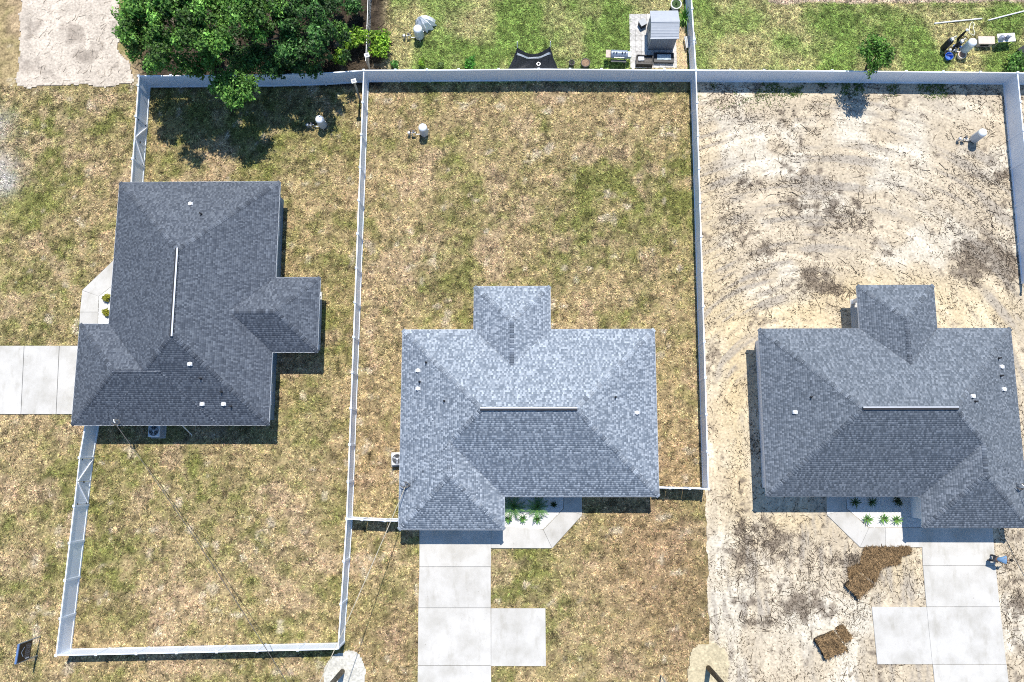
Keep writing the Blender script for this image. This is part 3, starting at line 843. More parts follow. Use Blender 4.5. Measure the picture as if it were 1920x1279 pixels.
out_left = [(g[0], g[2]), (a[1], a[2]), (a[1], l[2]), (l[1], l[2]), (l[1], l[3]), (a[1], l[3]), (a[1], a[3]), (a[0], a[3]), (a[0], g[3]), (g[0], g[3])]
w_left = inset([(g[0], g[2]), (a[1], a[2]), (a[1], a[3]), (a[0], a[3]), (a[0], g[3]), (g[0], g[3])], OVER)
hl = make_house('left', 'slate-blue house with dark charcoal shingle roof beside the trees', pal_left, m_wall_l, m_fascia, (-22.3, 10.7),
    [(358, 383, 'b'), (378, 402, 'p'), (357, 683, 'b'), (377, 710, 'p'), (416, 735, 'p'), (380, 758, 'b'), (420, 758, 'b'), (434, 762, 'p')], 5, out_left, w_left)

S, Nn, Ee, Ww = (0, -1), (0, 1), (1, 0), (-1, 0)
# openings
o = OVER
opening(hm, 'garage_door', (-4.75, -4.21 + o), 4.8, .08, 2.15, S, m_door, m_fascia)
opening(hm, 'front_door', (3.1, -2.13 + o), 1.0, .1, 2.15, S, m_doord, m_fascia, handle=True)
for xx in (.6, 6.2): opening(hm, 'window', (xx, -2.13 + o), 1.5, .9, 2.1, S, m_glass, m_fascia)
for yy in (.5, 6.0): opening(hm, 'window', (8.54 - o, yy), 1.2, .9, 2.1, Ee, m_glass, m_fascia); 
opening(hm, 'window', (-8.11 + o, 6.2), 1.2, .9, 2.1, Ww, m_glass, m_fascia)
opening(hm, 'window', (6.0, 8.72 - o), 1.5, .9, 2.1, Nn, m_glass, m_fascia); opening(hm, 'patio_door', (-.8, 8.72 - o), 2.4, .08, 2.15, Nn, m_glass, m_fascia)
opening(hr, 'garage_door', (28.5, -4.04 + o), 4.8, .08, 2.15, S, m_door, m_fascia)
opening(hr, 'front_door', (21.0, -2.09 + o), 1.0, .1, 2.15, S, m_doord, m_fascia, handle=True)
for xx in (17.4, 23.4): opening(hr, 'window', (xx, -2.09 + o), 1.5, .9, 2.1, S, m_glass, m_fascia)
opening(hr, 'window', (15.4 + o, P(1424, 702, 1.6)[1]), 1.2, .95, 2.15, Ww, m_glass, m_dark)
opening(hr, 'window', (15.4 + o, 1.0), 1.0, .95, 2.15, Ww, m_glass, m_fascia)
opening(hr, 'patio_door', (24.5, 8.72 - o), 2.4, .08, 2.15, Nn, m_glass, m_fascia)
opening(hl, 'garage_door', (-29.77 + o, 5.8), 4.8, .08, 2.15, Ww, m_door, m_fascia)
opening(hl, 'front_door', (-27.82 + o, 13.6), 1.0, .1, 2.15, Ww, m_doord, m_fascia, handle=True)
for yy in (11.2, 16.6): opening(hl, 'window', (-27.82 + o, yy), 1.5, .9, 2.1, Ww, m_glass, m_fascia)
for yy in (4.6, 16.4): opening(hl, 'window', (-16.76 - o, yy), 1.3, .9, 2.1, Ee, m_glass, m_fascia)
opening(hl, 'patio_door', (-16.76 - o, 9.8), 2.4, .08, 2.15, Ee, m_glass, m_fascia)
opening(hl, 'window', (-22.0, 2.45 + o), 1.2, .9, 2.1, S, m_glass, m_fascia)
# covered patios: slab and posts
def lanai(root, x0, x1, y0, y1, posts):
    MB().box(x0, x1, y0, y1, -.06, .1).build('patio_slab', m_conc, root, local=False)
    for x, y in posts:
        p = MB().cbox(x, y, .1, .22, .22, EAVE - .27).build('post', m_fascia, root, local=False)
        MB().cbox(x, y, .101, .3, .3, .12).build('post_base', m_fascia, p, local=False)
lanai(hm, -3.38 + o, 1.68 - o, 8.72 - o + .003, 11.64 - o, [(-2.7, 11.0), (1.0, 11.0)])
lanai(hr, 22.03 + o, 27.04 - o, 8.72 - o + .003, 11.63 - o, [(22.7, 11.0), (26.4, 11.0)])
lanai(hl, -16.76 - o + .003, -13.75 - o, 7.25 + o, 12.31 - o, [(-14.4, 7.95), (-14.4, 11.65)])
# service masts and weatherheads
def mast(root, px, py, z, loops=1):
    q = P(px, py, z)
    b = MB().tube([(q[0], q[1], 1.2), (q[0], q[1], z - .1), (q[0], q[1], z), (q[0] + .05, q[1] - .1, z + .06), (q[0] + .1, q[1] - .2, z - .02)], .035, 8)
    m = b.build('service_mast', m_pvc if loops == 1 else m_metal, root, local=False)
    c = MB()
    for k in range(2 + loops):
        pts = [(q[0] + .1 + .03 * k, q[1] - .2, z - .02)] + [(q[0] + .05 + .22 * math.sin(t) * (1 + .2 * k), q[1] - .15 + .22 * math.cos(t) * (1 - .15 * k), z - .1 - .1 * math.sin(t * .5)) for t in np.linspace(0, 4.5, 9)]
        c.tube(pts, .016, 5)
    c.build('drip_loop', m_cable, m, local=False)
    return (q[0] + .1, q[1] - .25, z - .05)
mast_l = mast(hl, 213, 787, 3.35)
mast_m = mast(hm, 757, 905, 3.2, 2)
mast_r = mast(hr, 1916, 908, 3.4, 2)
# pipe stub leaning out below the eave of the slate-blue house
q0, q1 = P(336, 792, 1.6), P(360, 816, .05)
tag(MB().tube([q0, (q0 + q1) / 2, q1], .035, 8).build('drain_pipe', m_pvc), 'thin white pipe slanting out from under the eave near the air conditioner', 'pipe')

# ------------------------------------------------------------------ air conditioners
def aircon(px, py, label, rz=0.0, pad=.1):
    q = P(px, py, .75)
    t = thing('air_conditioner', label, 'air conditioner', (q[0], q[1], 0), rz, 'outdoor air conditioners')
    s = .40
    MB().box(-.5, .5, -.48, .48, -.02, pad).build('pad', m_conc, t)
    cab = MB().box(-s, s, -s, s, pad + .002, pad + .7).build('cabinet', mat('aircon_shell', (.66, .67, .68), .5, .04, 3), t)
    bv = cab.modifiers.new('bevel', 'BEVEL'); bv.width = .06; bv.segments = 3
    lv = MB()
    for k in range(14):
        z = pad + .06 + k * .042
        lv.box(-s - .006, s + .006, -s - .006, s + .006, z, z + .016)
    lv.build('louvre', mat('louvre_grey', (.3, .31, .32), .5, .05, 3), cab)
    MB().tube([(.345 * math.cos(x), .345 * math.sin(x), pad + .715) for x in np.linspace(0, 2 * math.pi, 29)], .02, 6, False).build('fan_ring', mat('aircon_ring', (.55, .56, .57), .5, .04, 3), t, smooth=True)
    MB().lathe([(.33, 0), (.33, .006)], 28, (0, 0, pad + .702)).build('fan_well', m_dark, t)
    fan = MB()
    for k in range(3):
        a = k * 2.094 + .5
        pts = [(.06, -.4), (.3, -.28), (.31, .28), (.06, .35)]
        vs = []
        for rr, da in pts: vs.append((rr * math.cos(a + da), rr * math.sin(a + da), pad + .716 + .022 * (da > 0)))
        vs += [(x, y, z - .006) for x, y, z in vs]
        fan.add(vs, [(0, 1, 2, 3), (7, 6, 5, 4), (0, 4, 5, 1), (1, 5, 6, 2), (2, 6, 7, 3), (3, 7, 4, 0)])
    fan.build('fan_blades', mat('fan_grey', (.34, .36, .4), .4, .1, 3), t)
    MB().lathe([(.07, 0), (.07, .05), (.02, .06)], 12, (0, 0, pad + .71)).build('fan_hub', m_metal, t)
    gr = MB()
    for rr in (.12, .2, .28):
        gr.tube([(rr * math.cos(x), rr * math.sin(x), pad + .765) for x in np.linspace(0, 2 * math.pi, 21)], .005, 4, False)
    for k in range(4): gr.tube([(.34 * math.cos(k * .785), .34 * math.sin(k * .785), pad + .758), (-.34 * math.cos(k * .785), -.34 * math.sin(k * .785), pad + .758)], .006, 4)
    gr.build('fan_guard', m_metal, t)
    return t
aircon(289, 808, 'air conditioner in the shade below the eave of the slate-blue house')
aircon(745, 861, 'air conditioner on a pad beside the west wall of the pale-roofed house', .05)

# ------------------------------------------------------------------ fences
FH = 1.75
post_me = None
def post_mesh():
    global post_me, cap_me
    if post_me is None:
        b = MB().box(-.063, .063, -.063, .063, -.1, FH + .03); post_me = bpy.data.meshes.new('post'); post_me.from_pydata(b.v, [], b.f); post_me.materials.append(m_vinyl)
        b = MB().box(-.08, .08, -.08, .08, FH + .031, FH + .06); b.add([(-.08, -.08, FH + .06), (.08, -.08, FH + .06), (.08, .08, FH + .06), (-.08, .08, FH + .06), (0, 0, FH + .12)], [(0, 1, 4), (1, 2, 4), (2, 3, 4), (3, 0, 4)])
        cap_me = bpy.data.meshes.new('post_cap'); cap_me.from_pydata(b.v, [], b.f); cap_me.materials.append(m_vinyl)
    return post_me, cap_me
PANELS = {}
def panel_mesh(L):
    k = round(L, 2)
    if k not in PANELS:
        b = MB(); n = max(1, round(k / .152)); w = k / n
        for i in range(n): b.box(i * w + .003, (i + 1) * w - .003, -.011, .011, .1, FH - .1)
        b.box(.003, k - .003, -.004, .004, .1, FH - .1)
        me = bpy.data.meshes.new('panel'); me.from_pydata(b.v, [], b.f); me.materials.append(m_vinyl)
        rails = []
        for z0, z1, nm in ((FH - .13, FH, 'top_rail'), (.03, .17, 'bottom_rail')):
            c = MB().box(.0, k, -.036, .036, z0, z1)
            q = bpy.data.meshes.new(nm); q.from_pydata(c.v, [], c.f); q.materials.append(m_vinyl); rails.append(q)
        PANELS[k] = (me, rails)
    return PANELS[k]
def mk(name, me, parent, loc=(0, 0, 0), rz=0.0):
    o = bpy.data.objects.new(name, me); C.objects.link(o); o.parent = parent; o.location = loc; o.rotation_euler = (0, 0, rz); return o
def fence(label, pts, skip_first=False, skip_last=False, spacing=2.44, group=None):
    """pts: plan polyline of world points"""
    t = thing('vinyl_fence', label, 'fence', (pts[0][0], pts[0][1], 0), group=group)
    ox, oy = pts[0][0], pts[0][1]
    done = []
    def post(x, y, rz):
        pm, cm = post_mesh(); p = mk('post', pm, t, (x - ox, y - oy, 0), rz); mk('post_cap', cm, p)
    for i in range(len(pts) - 1):
        a, b = np.array(pts[i][:2]), np.array(pts[i + 1][:2])
        L = np.hypot(*(b - a)); n = max(1, round(L / spacing)); d = (b - a) / L; rz = math.atan2(d[1], d[0])
        for k in range(n):
            if not (k == 0 and i == 0 and skip_first): post(*(a + d * L * k / n), rz)
            p0 = a + d * (L * k / n); Lp = L / n
            me, rails = panel_mesh(Lp)
            p = mk('panel', me, t, (p0[0] - ox, p0[1] - oy, 0), rz)
            for rm in rails: mk(rm.name.split('.')[0], rm, p)
    if not skip_last: post(pts[-1][0], pts[-1][1], rz)
    return t
def gate(label, a, b, side, leaves=2):
    """swing gate between two plan points; side=+1 puts the braces on the left of a->b"""
    a, b = np.array(a[:2]), np.array(b[:2]); L = np.hypot(*(b - a)); d = (b - a) / L; rz = math.atan2(d[1], d[0])
    t = thing('vinyl_gate', label, 'gate', (a[0], a[1], 0), rz)
    w = (L - .16) / leaves
    for k in range(leaves):
        x0 = .08 + k * w + .012; x1 = .08 + (k + 1) * w - .012
        p = MB()
        n = max(1, round((x1 - x0) / .152)); bw = (x1 - x0) / n
        for i in range(n): p.box(x0 + i * bw + .003, x0 + (i + 1) * bw - .003, -.011, .011, .1, FH - .1)
        p.box(x0 + .003, x1 - .003, -.004, .004, .1, FH - .1)
        lf = p.build('gate_leaf', m_vinyl, t)
        for za, zb in ((FH - .13, FH - .01), (.04, .16)): MB().box(x0, x1, -.032, .032, za, zb).build('rail', m_vinyl, lf)
        for xa in (x0, x1 - .07): MB().box(xa, xa + .07, -.03, .03, .161, FH - .131).build('stile', m_vinyl, lf)
        ya = side * .045
        p0 = (x0 + .05, ya, .14) if k == 0 else (x1 - .05, ya, .14); p1 = (x1 - .05, ya, FH - .12) if k == 0 else (x0 + .05, ya, FH - .12)
        MB().bar(p0, p1, .05, .085).build('brace', mat('brace_sunlit', (.85, .86, .87), .4, .02, 2), lf)  # whiter than the bluish vinyl, putting sun on the brace into its colour
        hx = x0 + .02 if k == 0 else x1 - .02
        for z in (.35, FH - .35): MB().box(hx - .07, hx + .07, ya - .012, ya + .012, z, z + .06).build('hinge', m_dark, lf)
    MB().box(L / 2 - .02 if leaves == 2 else L - .2, L / 2 + .1 if leaves == 2 else L - .1, side * .04 - .015, side * .04 + .05, .95, 1.02).build('latch', m_dark, t)
    return t

def T(px, py): return P(px, py, FH)[:2]
fence('white vinyl back fence partly under the overhanging tree branch', [T(260.5, 142.5), T(500, 140.5), T(600, 137.5), T(682, 132)], skip_last=True)
fence('white vinyl back fence between the two long side fences, behind the bare middle lawn', [T(682, 132), T(860, 131), T(1010, 129.8), T(1305, 131.5)], skip_first=False)
fence('white vinyl back fence behind the bare sand lot', [T(1305, 131.5), T(1560, 133), T(1908, 136.5), T(1990, 138)], skip_first=True, skip_last=True)
fence('long white vinyl side fence between the slate-blue house and the pale-roofed house', [T(682, 132), T(650, 973), T(634, 1214.5)], skip_first=True)
fence('long white vinyl side fence between the middle lawn and the sand lot', [T(1305, 131.5), T(1328.6, 917)], skip_first=True)
fence('short white vinyl fence beside the storage shed, running away from the back fence', [T(1305, 131.5), T(1294, -40)], skip_first=True)
fence('white vinyl side fence at the far right edge of the sand lot', [T(1908, 136.5), T(1924, 300), T(1945, 520)], spacing=2.44)
# west side of the slate-blue house, with a double gate in each stretch
GA = [T(260.5, 142.5), T(259, 160), T(255, 218), T(248.8, 298), T(244.6, 362)]
fence('short white vinyl fence corner at the tree end of the slate-blue house', GA[:3], skip_first=True)
gate('white double gate with diagonal braces near the tree shadow', GA[2], GA[3], 1)
fence('stub of white vinyl fence meeting the back corner of the slate-blue house', GA[3:], skip_last=True)
GB = [T(161.5, 786), T(149, 858), T(138.7, 949), T(113.3, 1160), T(105, 1229)]
fence('stub of white vinyl fence leaving the front corner of the slate-blue house', GB[:2], skip_first=True)
gate('white double gate with diagonal braces near the slate-blue garage', GB[1], GB[2], 1)
fence('white vinyl fence along the west edge of the lawn below the double gate', [GB[2], GB[3], GB[4]], skip_last=True)
fence('white vinyl fence along the street end of the left lawn', [GB[4], T(634, 1217)], skip_last=True)
GC = [T(650, 973), T(679, 974.5), T(722, 976.5), T(752, 977)]
fence('tiny stretch of white fence joined to the long side fence, left of the walk gate', GC[:2], skip_first=True)
gate('white single gate left of the pale-roofed garage', GC[1], GC[2], -1, 1)
fence('tiny stretch of white fence meeting the pale-roofed garage wall', GC[2:], skip_last=True)
GD = [T(1232, 914.5), T(1256, 915), T(1293, 915.7), T(1328.6, 917)]
fence('tiny stretch of white fence meeting the right front corner of the pale-roofed house', GD[:2], skip_first=True)
gate('white single gate right of the pale-roofed house', GD[1], GD[2], -1, 1)
fence('tiny stretch of white fence joining the gate to the sand lot fence', GD[2:], skip_last=True)

# ------------------------------------------------------------------ trees and plants
def leaf_mesh(name, clumps, size, dens, seed, cols, flat=.5):
    """clumps: (centre, radius, shade); many small leaf faces through each clump"""
    r_ = np.random.default_rng(seed)
    Pn, Nn_, Tn = [], [], []
    for c, r, sh in clumps:
        n = int(dens * r * r)
        d = r_.normal(size=(n, 3)); d /= np.linalg.norm(d, axis=1)[:, None]
        rad = r * r_.random(n) ** .5 * (1 + .25 * np.sin(d[:, 0] * 5 + d[:, 1] * 4 + c[0]))
        p = np.array(c) + d * rad[:, None] * np.array([1, 1, .75])
        nn = d * .5 + np.array([0, 0, flat]) + r_.normal(0, .5, (n, 3)); nn /= np.linalg.norm(nn, axis=1)[:, None]
        t = r_.random(n)[:, None]
        col = (np.array(cols[0]) * (1 - t) + np.array(cols[1]) * t) * sh * r_.choice([.45, .8, 1.0, 1.25, 1.7], n)[:, None]
        Pn.append(p); Nn_.append(nn); Tn.append(col)
    p = np.concatenate(Pn); nn = np.concatenate(Nn_); t = np.concatenate(Tn); n = len(p)
    a = np.cross(nn, r_.normal(size=(n, 3))); a /= np.linalg.norm(a, axis=1)[:, None]
    b = np.cross(nn, a)
    s = (size * r_.uniform(.55, 1.5, n))[:, None]
    v = np.stack([p - a * s, p + b * s * .55, p + a * s, p - b * s * .55], 1).reshape(-1, 3)
    v[:, 2] = np.maximum(v[:, 2], .03)
    return np_mesh(name, v, np.arange(n * 4).reshape(-1, 4), np.repeat(t, 4, 0))

def tree(name, label, base, clumps, size, dens, seed, cols, trunk_r, limb_z, group=None, cat='tree'):
    t = thing(name, label, cat, (base[0], base[1], 0), group=group)
    link('crown', leaf_mesh('crown', clumps, size, dens, seed, cols), m_leaf, t, local=False)
    r_ = random.Random(seed)
    b = Vector((base[0], base[1], -.1)); cen = Vector(np.mean([c[0] for c in clumps], 0)); top = Vector((b.x * .5 + cen.x * .5, b.y * .5 + cen.y * .5, limb_z))
    tr = MB().tube([b, b.lerp(top, .5) + Vector((r_.uniform(-.1, .1), r_.uniform(-.1, .1), 0)), top, top.lerp(cen, .7)], [trunk_r * 1.3, trunk_r, trunk_r * .8, trunk_r * .3], 9).build('trunk', m_bark, t, local=False, smooth=True)
    for c, r, sh in clumps[::max(1, len(clumps) // 14)]:
        c = Vector(c); m = top.lerp(c, .5) + Vector((0, 0, .2))
        MB().tube([top - Vector((0, 0, r_.uniform(0, .6))), m, c], [trunk_r * .45, trunk_r * .28, trunk_r * .1], 6).build('limb', m_bark, tr, local=False, smooth=True)
    return t
def cloud(center, rad, n, rr, seed, sh=(.6, 1.25), upper=.35):
    r_ = np.random.default_rng(seed); out = []
    while len(out) < n:
        d = r_.normal(size=3); d /= np.linalg.norm(d)
        if d[2] < -upper: continue
        q = np.array(center) + d * np.array(rad) * r_.random() ** .4
        out.append((q, r_.uniform(*rr), r_.uniform(*sh)))
    return out
GREEN = [(.055, .155, .025), (.21, .40, .075)]
DARK = [(.025, .08, .02), (.11, .25, .055)]
BRIGHT = [(.12, .27, .02), (.33, .50, .05)]
c1 = cloud(P(335, 42, 7.3), (3.6, 3.2, 2.0), 105, (.32, .8), 11, (.35, 1.5))
c1 += [(P(432, 168, 5.0), 1.0, 1.0), (P(415, 152, 4.9), .8, .9), (P(455, 172, 4.8), .85, 1.15), (P(438, 188, 4.7), .65, 1.2), (P(405, 168, 4.8), .55, .9), (P(468, 156, 4.9), .7, .9), (P(440, 150, 5.1), .9, .8)]
c1 += [(P(260, 70, 5.4), 1.0, .9), (P(300, 110, 5.2), .9, 1.0), (P(345, 120, 5.2), .9, .8), (P(240, 30, 5.6), 1.0, 1.0), (P(390, 110, 5.0), .9, .9), (P(370, 130, 4.6), .7, .7), (P(285, 120, 4.4), .7, .7), (P(250, 100, 4.6), .6, .9)]
tree('oak_tree', 'broad bright green tree whose branch hangs over the back fence', P(405, 118), c1, .095, 1050, 21, GREEN, .22, 3.2, 'trees behind the back fence')
c2 = cloud(P(555, 45, 5.6), (2.9, 2.7, 1.6), 52, (.3, .7), 12, (.4, 1.3))
r9 = random.Random(9)
c2 += [(P(r9.uniform(445, 650), r9.uniform(-25, 128), z_), r9.uniform(.45, .8), r9.uniform(.35, .9)) for z_ in [r9.uniform(1.2, 3.6) for _ in range(46)]]  # low dark clumps added to fill the sunlit gaps under the crown
c2 += [(P(500, 125, 4.2), .9, .9), (P(470, 115, 4.4), .9, 1.0), (P(560, 122, 3.6), .8, .6), (P(600, 100, 3.8), .8, .7), (P(530, 105, 3.8), .9, .6), (P(480, 95, 4.2), .8, .8), (P(610, 60, 4.0), .9, .9), (P(585, 130, 2.6), .7, .7), (P(520, 130, 2.8), .7, .6)]
c2 += [(P(r9.uniform(385, 450), r9.uniform(60, 128), r9.uniform(2.0, 3.6)), r9.uniform(.45, .7), r9.uniform(.4, .9)) for _ in range(14)]  # more low clumps added to darken the sunlit litter here
tree('oak_tree', 'darker green tree with gaps in its crown, right of the broad tree', P(560, 98), c2, .09, 850, 22, DARK, .18, 2.8, 'trees behind the back fence')
c3 = cloud(P(470, 12, 7.0), (2.4, 2.2, 1.6), 42, (.32, .75), 13, (.4, 1.4))
tree('oak_tree', 'leafy green tree at the top edge between the broad tree and the dark one', P(505, 60), c3, .09, 950, 23, GREEN, .18, 3.4, 'trees behind the back fence')
tree('sapling', 'slender young tree leaning over the fence of the sand lot', P(1612, 147), cloud(P(1648, 98, 3.5), (1.2, 1.2, .8), 24, (.35, .65), 14, (.6, 1.2)) + [(P(1632, 138, 3.2), .35, .9), (P(1640, 120, 3.3), .5, .8)], .085, 520, 24, [(.045, .13, .018), (.15, .29, .045)], .06, 1.6)
def shrub(name, label, px, py, h, r, seed, cols, size=.07, dens=420, n=7, cat='shrub', group=None):
    q = P(px, py, h * .6)
    t = thing(name, label, cat, (q[0], q[1], 0), group=group)
    cl = cloud((q[0], q[1], h * .55), (r * .55, r * .55, h * .35), n, (r * .4, r * .6), seed)
    link('foliage', leaf_mesh('foliage', cl, size, dens / max(r, .3), seed, cols), m_leaf, t, local=False)
    st = MB()
    for k, (c, rr, sh) in enumerate(cl[:5]):
        MB().tube([(q[0], q[1], -.03), ((q[0] + c[0]) / 2, (q[1] + c[1]) / 2, h * .3), tuple(c)], [.03, .02, .008], 5).build('stem', m_bark, t, local=False)
    return t
G2 = 'bushes along the neighbour fences'
shrub('bush', 'bright yellow-green bush right of the wire fence, behind the back fence', 711, 82, 1.7, 1.15, 31, BRIGHT, .1, 700, 10, 'bush', G2)
shrub('bush', 'lime green bush just left of the wire fence', 668, 72, 1.9, 1.0, 32, BRIGHT, .1, 700, 9, 'bush', G2)
shrub('bush', 'green bush at the foot of the dark tree, higher up the photo', 637, 60, 2.4, 1.0, 33, GREEN, .1, 650, 9, 'bush', G2)
shrub('bush', 'small lime bush close behind the back fence, left of the solar post', 638, 108, 1.4, .7, 34, BRIGHT, .08, 600, 8, 'bush', G2)
shrub('bush', 'dark green bush at the top edge beside the wire fence', 668, 12, 2.0, .9, 35, DARK, .1, 600, 9, 'bush', G2)
shrub('bush', 'deep green bush at the right edge behind the sand lot fence', 1912, 122, 1.2, .95, 36, GREEN, .09, 700, 9, 'bush', G2)
shrub('fence_plant', 'leafy green plant at the fence between the covered grill and the black netting', 880, 118, .8, .62, 37, [(.05, .2, .02), (.12, .34, .05)], .08, 520, 7, 'plant', G2)
shrub('fence_plant', 'narrow yellow-green plant below the covered grill', 790, 116, .8, .34, 38, BRIGHT, .07, 420, 6, 'plant', G2)
shrub('fence_plant', 'small sprawling plant near the solar post', 741, 121, .4, .4, 39, [(.05, .16, .03), (.1, .24, .05)], .07, 420, 6, 'plant', G2)
shrub('fence_plant', 'thin sparse plant beside the narrow yellow-green one', 826, 121, .6, .42, 40, [(.07, .12, .03), (.18, .24, .08)], .06, 260, 6, 'plant', G2)
YG = [(.26, .27, .03), (.42, .40, .05)]
shrub('round_shrub', 'round yellow-green shrub, upper one of two on the white stone bed', 200, 558.5, .5, .33, 41, YG, .04, 1500, 12, 'shrub', 'round shrubs by the slate-blue house')
shrub('round_shrub', 'round yellow-green shrub, lower one of two on the white stone bed', 197.5, 586, .5, .33, 42, YG, .04, 1500, 12, 'shrub', 'round shrubs by the slate-blue house')

def rosette(name, label, px, py, n, L, wid, rise, seed, cols, group, z0=.05, leaflets=False, cat='plant'):
    """strap or frond leaves arching out of one point, each leaf a mesh of its own"""
    q = P(px, py, rise * .6 + .1); r_ = random.Random(seed)
    t = thing(name, label, cat, (q[0], q[1], z0), group=group)
    m = mat('leaf_' + ('palm' if leaflets else 'strap'), W1, .5, .1, 3, tint=True, transl=.25, spec=.4)
    for k in range(n):
        a = 2 * math.pi * (k + r_.uniform(-.3, .3)) / n; l = L * r_.uniform(.75, 1.1); up = rise * r_.uniform(.6, 1.3)
        pts = []
        for j in range(6):
            u = j / 5; rr = l * u; z = up * math.sin(min(1, u * 1.15) * math.pi * .62) * 1.0
            pts.append((rr * math.cos(a), rr * math.sin(a), z, wid * (math.sin(math.pi * (.12 + .86 * u)) + .05)))
        sx, sy = -math.sin(a), math.cos(a)
        V, Fc = [], []
        if not leaflets:
            for x, y, z, w in pts: V += [(x - sx * w, y - sy * w, z + .3 * w), (x, y, z), (x + sx * w, y + sy * w, z + .3 * w)]
            for j in range(5):
                for i in (0, 1): Fc.append([j * 3 + i, j * 3 + i + 1, j * 3 + i + 4, j * 3 + i + 3])
        else:
            for j in range(5):
                b = len(V); d0, d1 = pts[j], pts[j + 1]; V += [(d0[0] - sx * .014, d0[1] - sy * .014, d0[2]), (d0[0] + sx * .014, d0[1] + sy * .014, d0[2]), (d1[0] + sx * .014, d1[1] + sy * .014, d1[2]), (d1[0] - sx * .014, d1[1] - sy * .014, d1[2])]; Fc.append([b, b + 1, b + 2, b + 3])
            for j in range(1, 14):
                u = j / 13; i0 = min(4, int(u * 5)); w_ = u * 5 - i0
                x, y, z = (pts[i0][c] * (1 - w_) + pts[i0 + 1][c] * w_ for c in range(3))
                ll = wid * 3.2 * math.sin(math.pi * (.15 + .8 * u))
                for sg in (1, -1):
                    ex, ey = x + (sx * sg + math.cos(a) * .6) * ll, y + (sy * sg + math.sin(a) * .6) * ll
                    dx, dy = math.cos(a) * .02, math.sin(a) * .02
                    b = len(V); V += [(x - dx, y - dy, z), (x + dx, y + dy, z), (ex + dx * .3, ey + dy * .3, z - .25 * ll), (ex - dx * .3, ey - dy * .3, z - .25 * ll)]
                    Fc.append([b, b + 1, b + 2, b + 3])
        c = np.array(cols[0]) * (1 - k / n) + np.array(cols[1]) * (k / n); c = c * r_.uniform(.75, 1.25)
        link('leaf' if not leaflets else 'frond', np_mesh('leaf', V, Fc, np.repeat(c[None], len(V), 0)), m, t)
    MB().lathe([(.035, -.05), (.05, .02), (.03, .1)], 8).build('crown_base', m_bark, t)
    return t
PG = [(.04, .14, .025), (.14, .30, .06)]
GP = 'plants in the white stone bed by the pale-roofed house'
rosette('small_palm', 'feathery palm in the eave shade, nearest the pale-roofed garage', 963, 950, 13, .85, .055, .75, 51, PG, GP, leaflets=True, cat='palm')
rosette('small_palm', 'feathery palm in the eave shade, second from the pale-roofed garage', 1008, 951, 13, .9, .055, .75, 52, PG, GP, leaflets=True, cat='palm')
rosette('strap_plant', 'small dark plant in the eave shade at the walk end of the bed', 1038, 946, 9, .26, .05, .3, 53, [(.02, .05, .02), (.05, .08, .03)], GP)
for i, (x, y) in enumerate([(953, 974), (980, 973), (1008, 974)]):
    rosette('strap_plant', ['small green strap-leaved plant in sun beside the pale-roofed garage', 'small green strap-leaved plant in sun, middle of the sunny trio by the pale-roofed garage', 'small green strap-leaved plant in sun, nearest the slanting walk of the pale-roofed house'][i], x, y, 13, .36, .03, .3, 54 + i, PG, GP)
GQ = 'plants in the white stone bed on the sand lot'
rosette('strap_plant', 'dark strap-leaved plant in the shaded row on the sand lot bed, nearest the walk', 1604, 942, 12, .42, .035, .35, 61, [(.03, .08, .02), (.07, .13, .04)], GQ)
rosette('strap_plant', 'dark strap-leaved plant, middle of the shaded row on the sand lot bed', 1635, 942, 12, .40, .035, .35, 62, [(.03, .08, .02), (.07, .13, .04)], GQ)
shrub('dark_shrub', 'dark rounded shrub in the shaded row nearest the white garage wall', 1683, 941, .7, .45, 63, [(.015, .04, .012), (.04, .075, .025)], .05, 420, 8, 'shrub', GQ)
for i, (x, y) in enumerate([(1627, 974), (1659, 973), (1682.5, 975)]):
    rosette('strap_plant', ['bright strap-leaved plant in sun on the sand lot bed, nearest the slanting walk', 'bright strap-leaved plant, middle of the sunny row on the sand lot bed', 'bright strap-leaved plant in sun on the sand lot bed, nearest the garage shadow'][i], x, y, 14, .42, .032, .3, 64 + i, [(.07, .2, .03), (.2, .36, .08)], GQ)
rosette('yucca', 'spiky green yucca between the storage shed and the fence', 1284, 30, 26, .75, .03, .8, 71, [(.07, .22, .03), (.22, .42, .08)], None, 0)

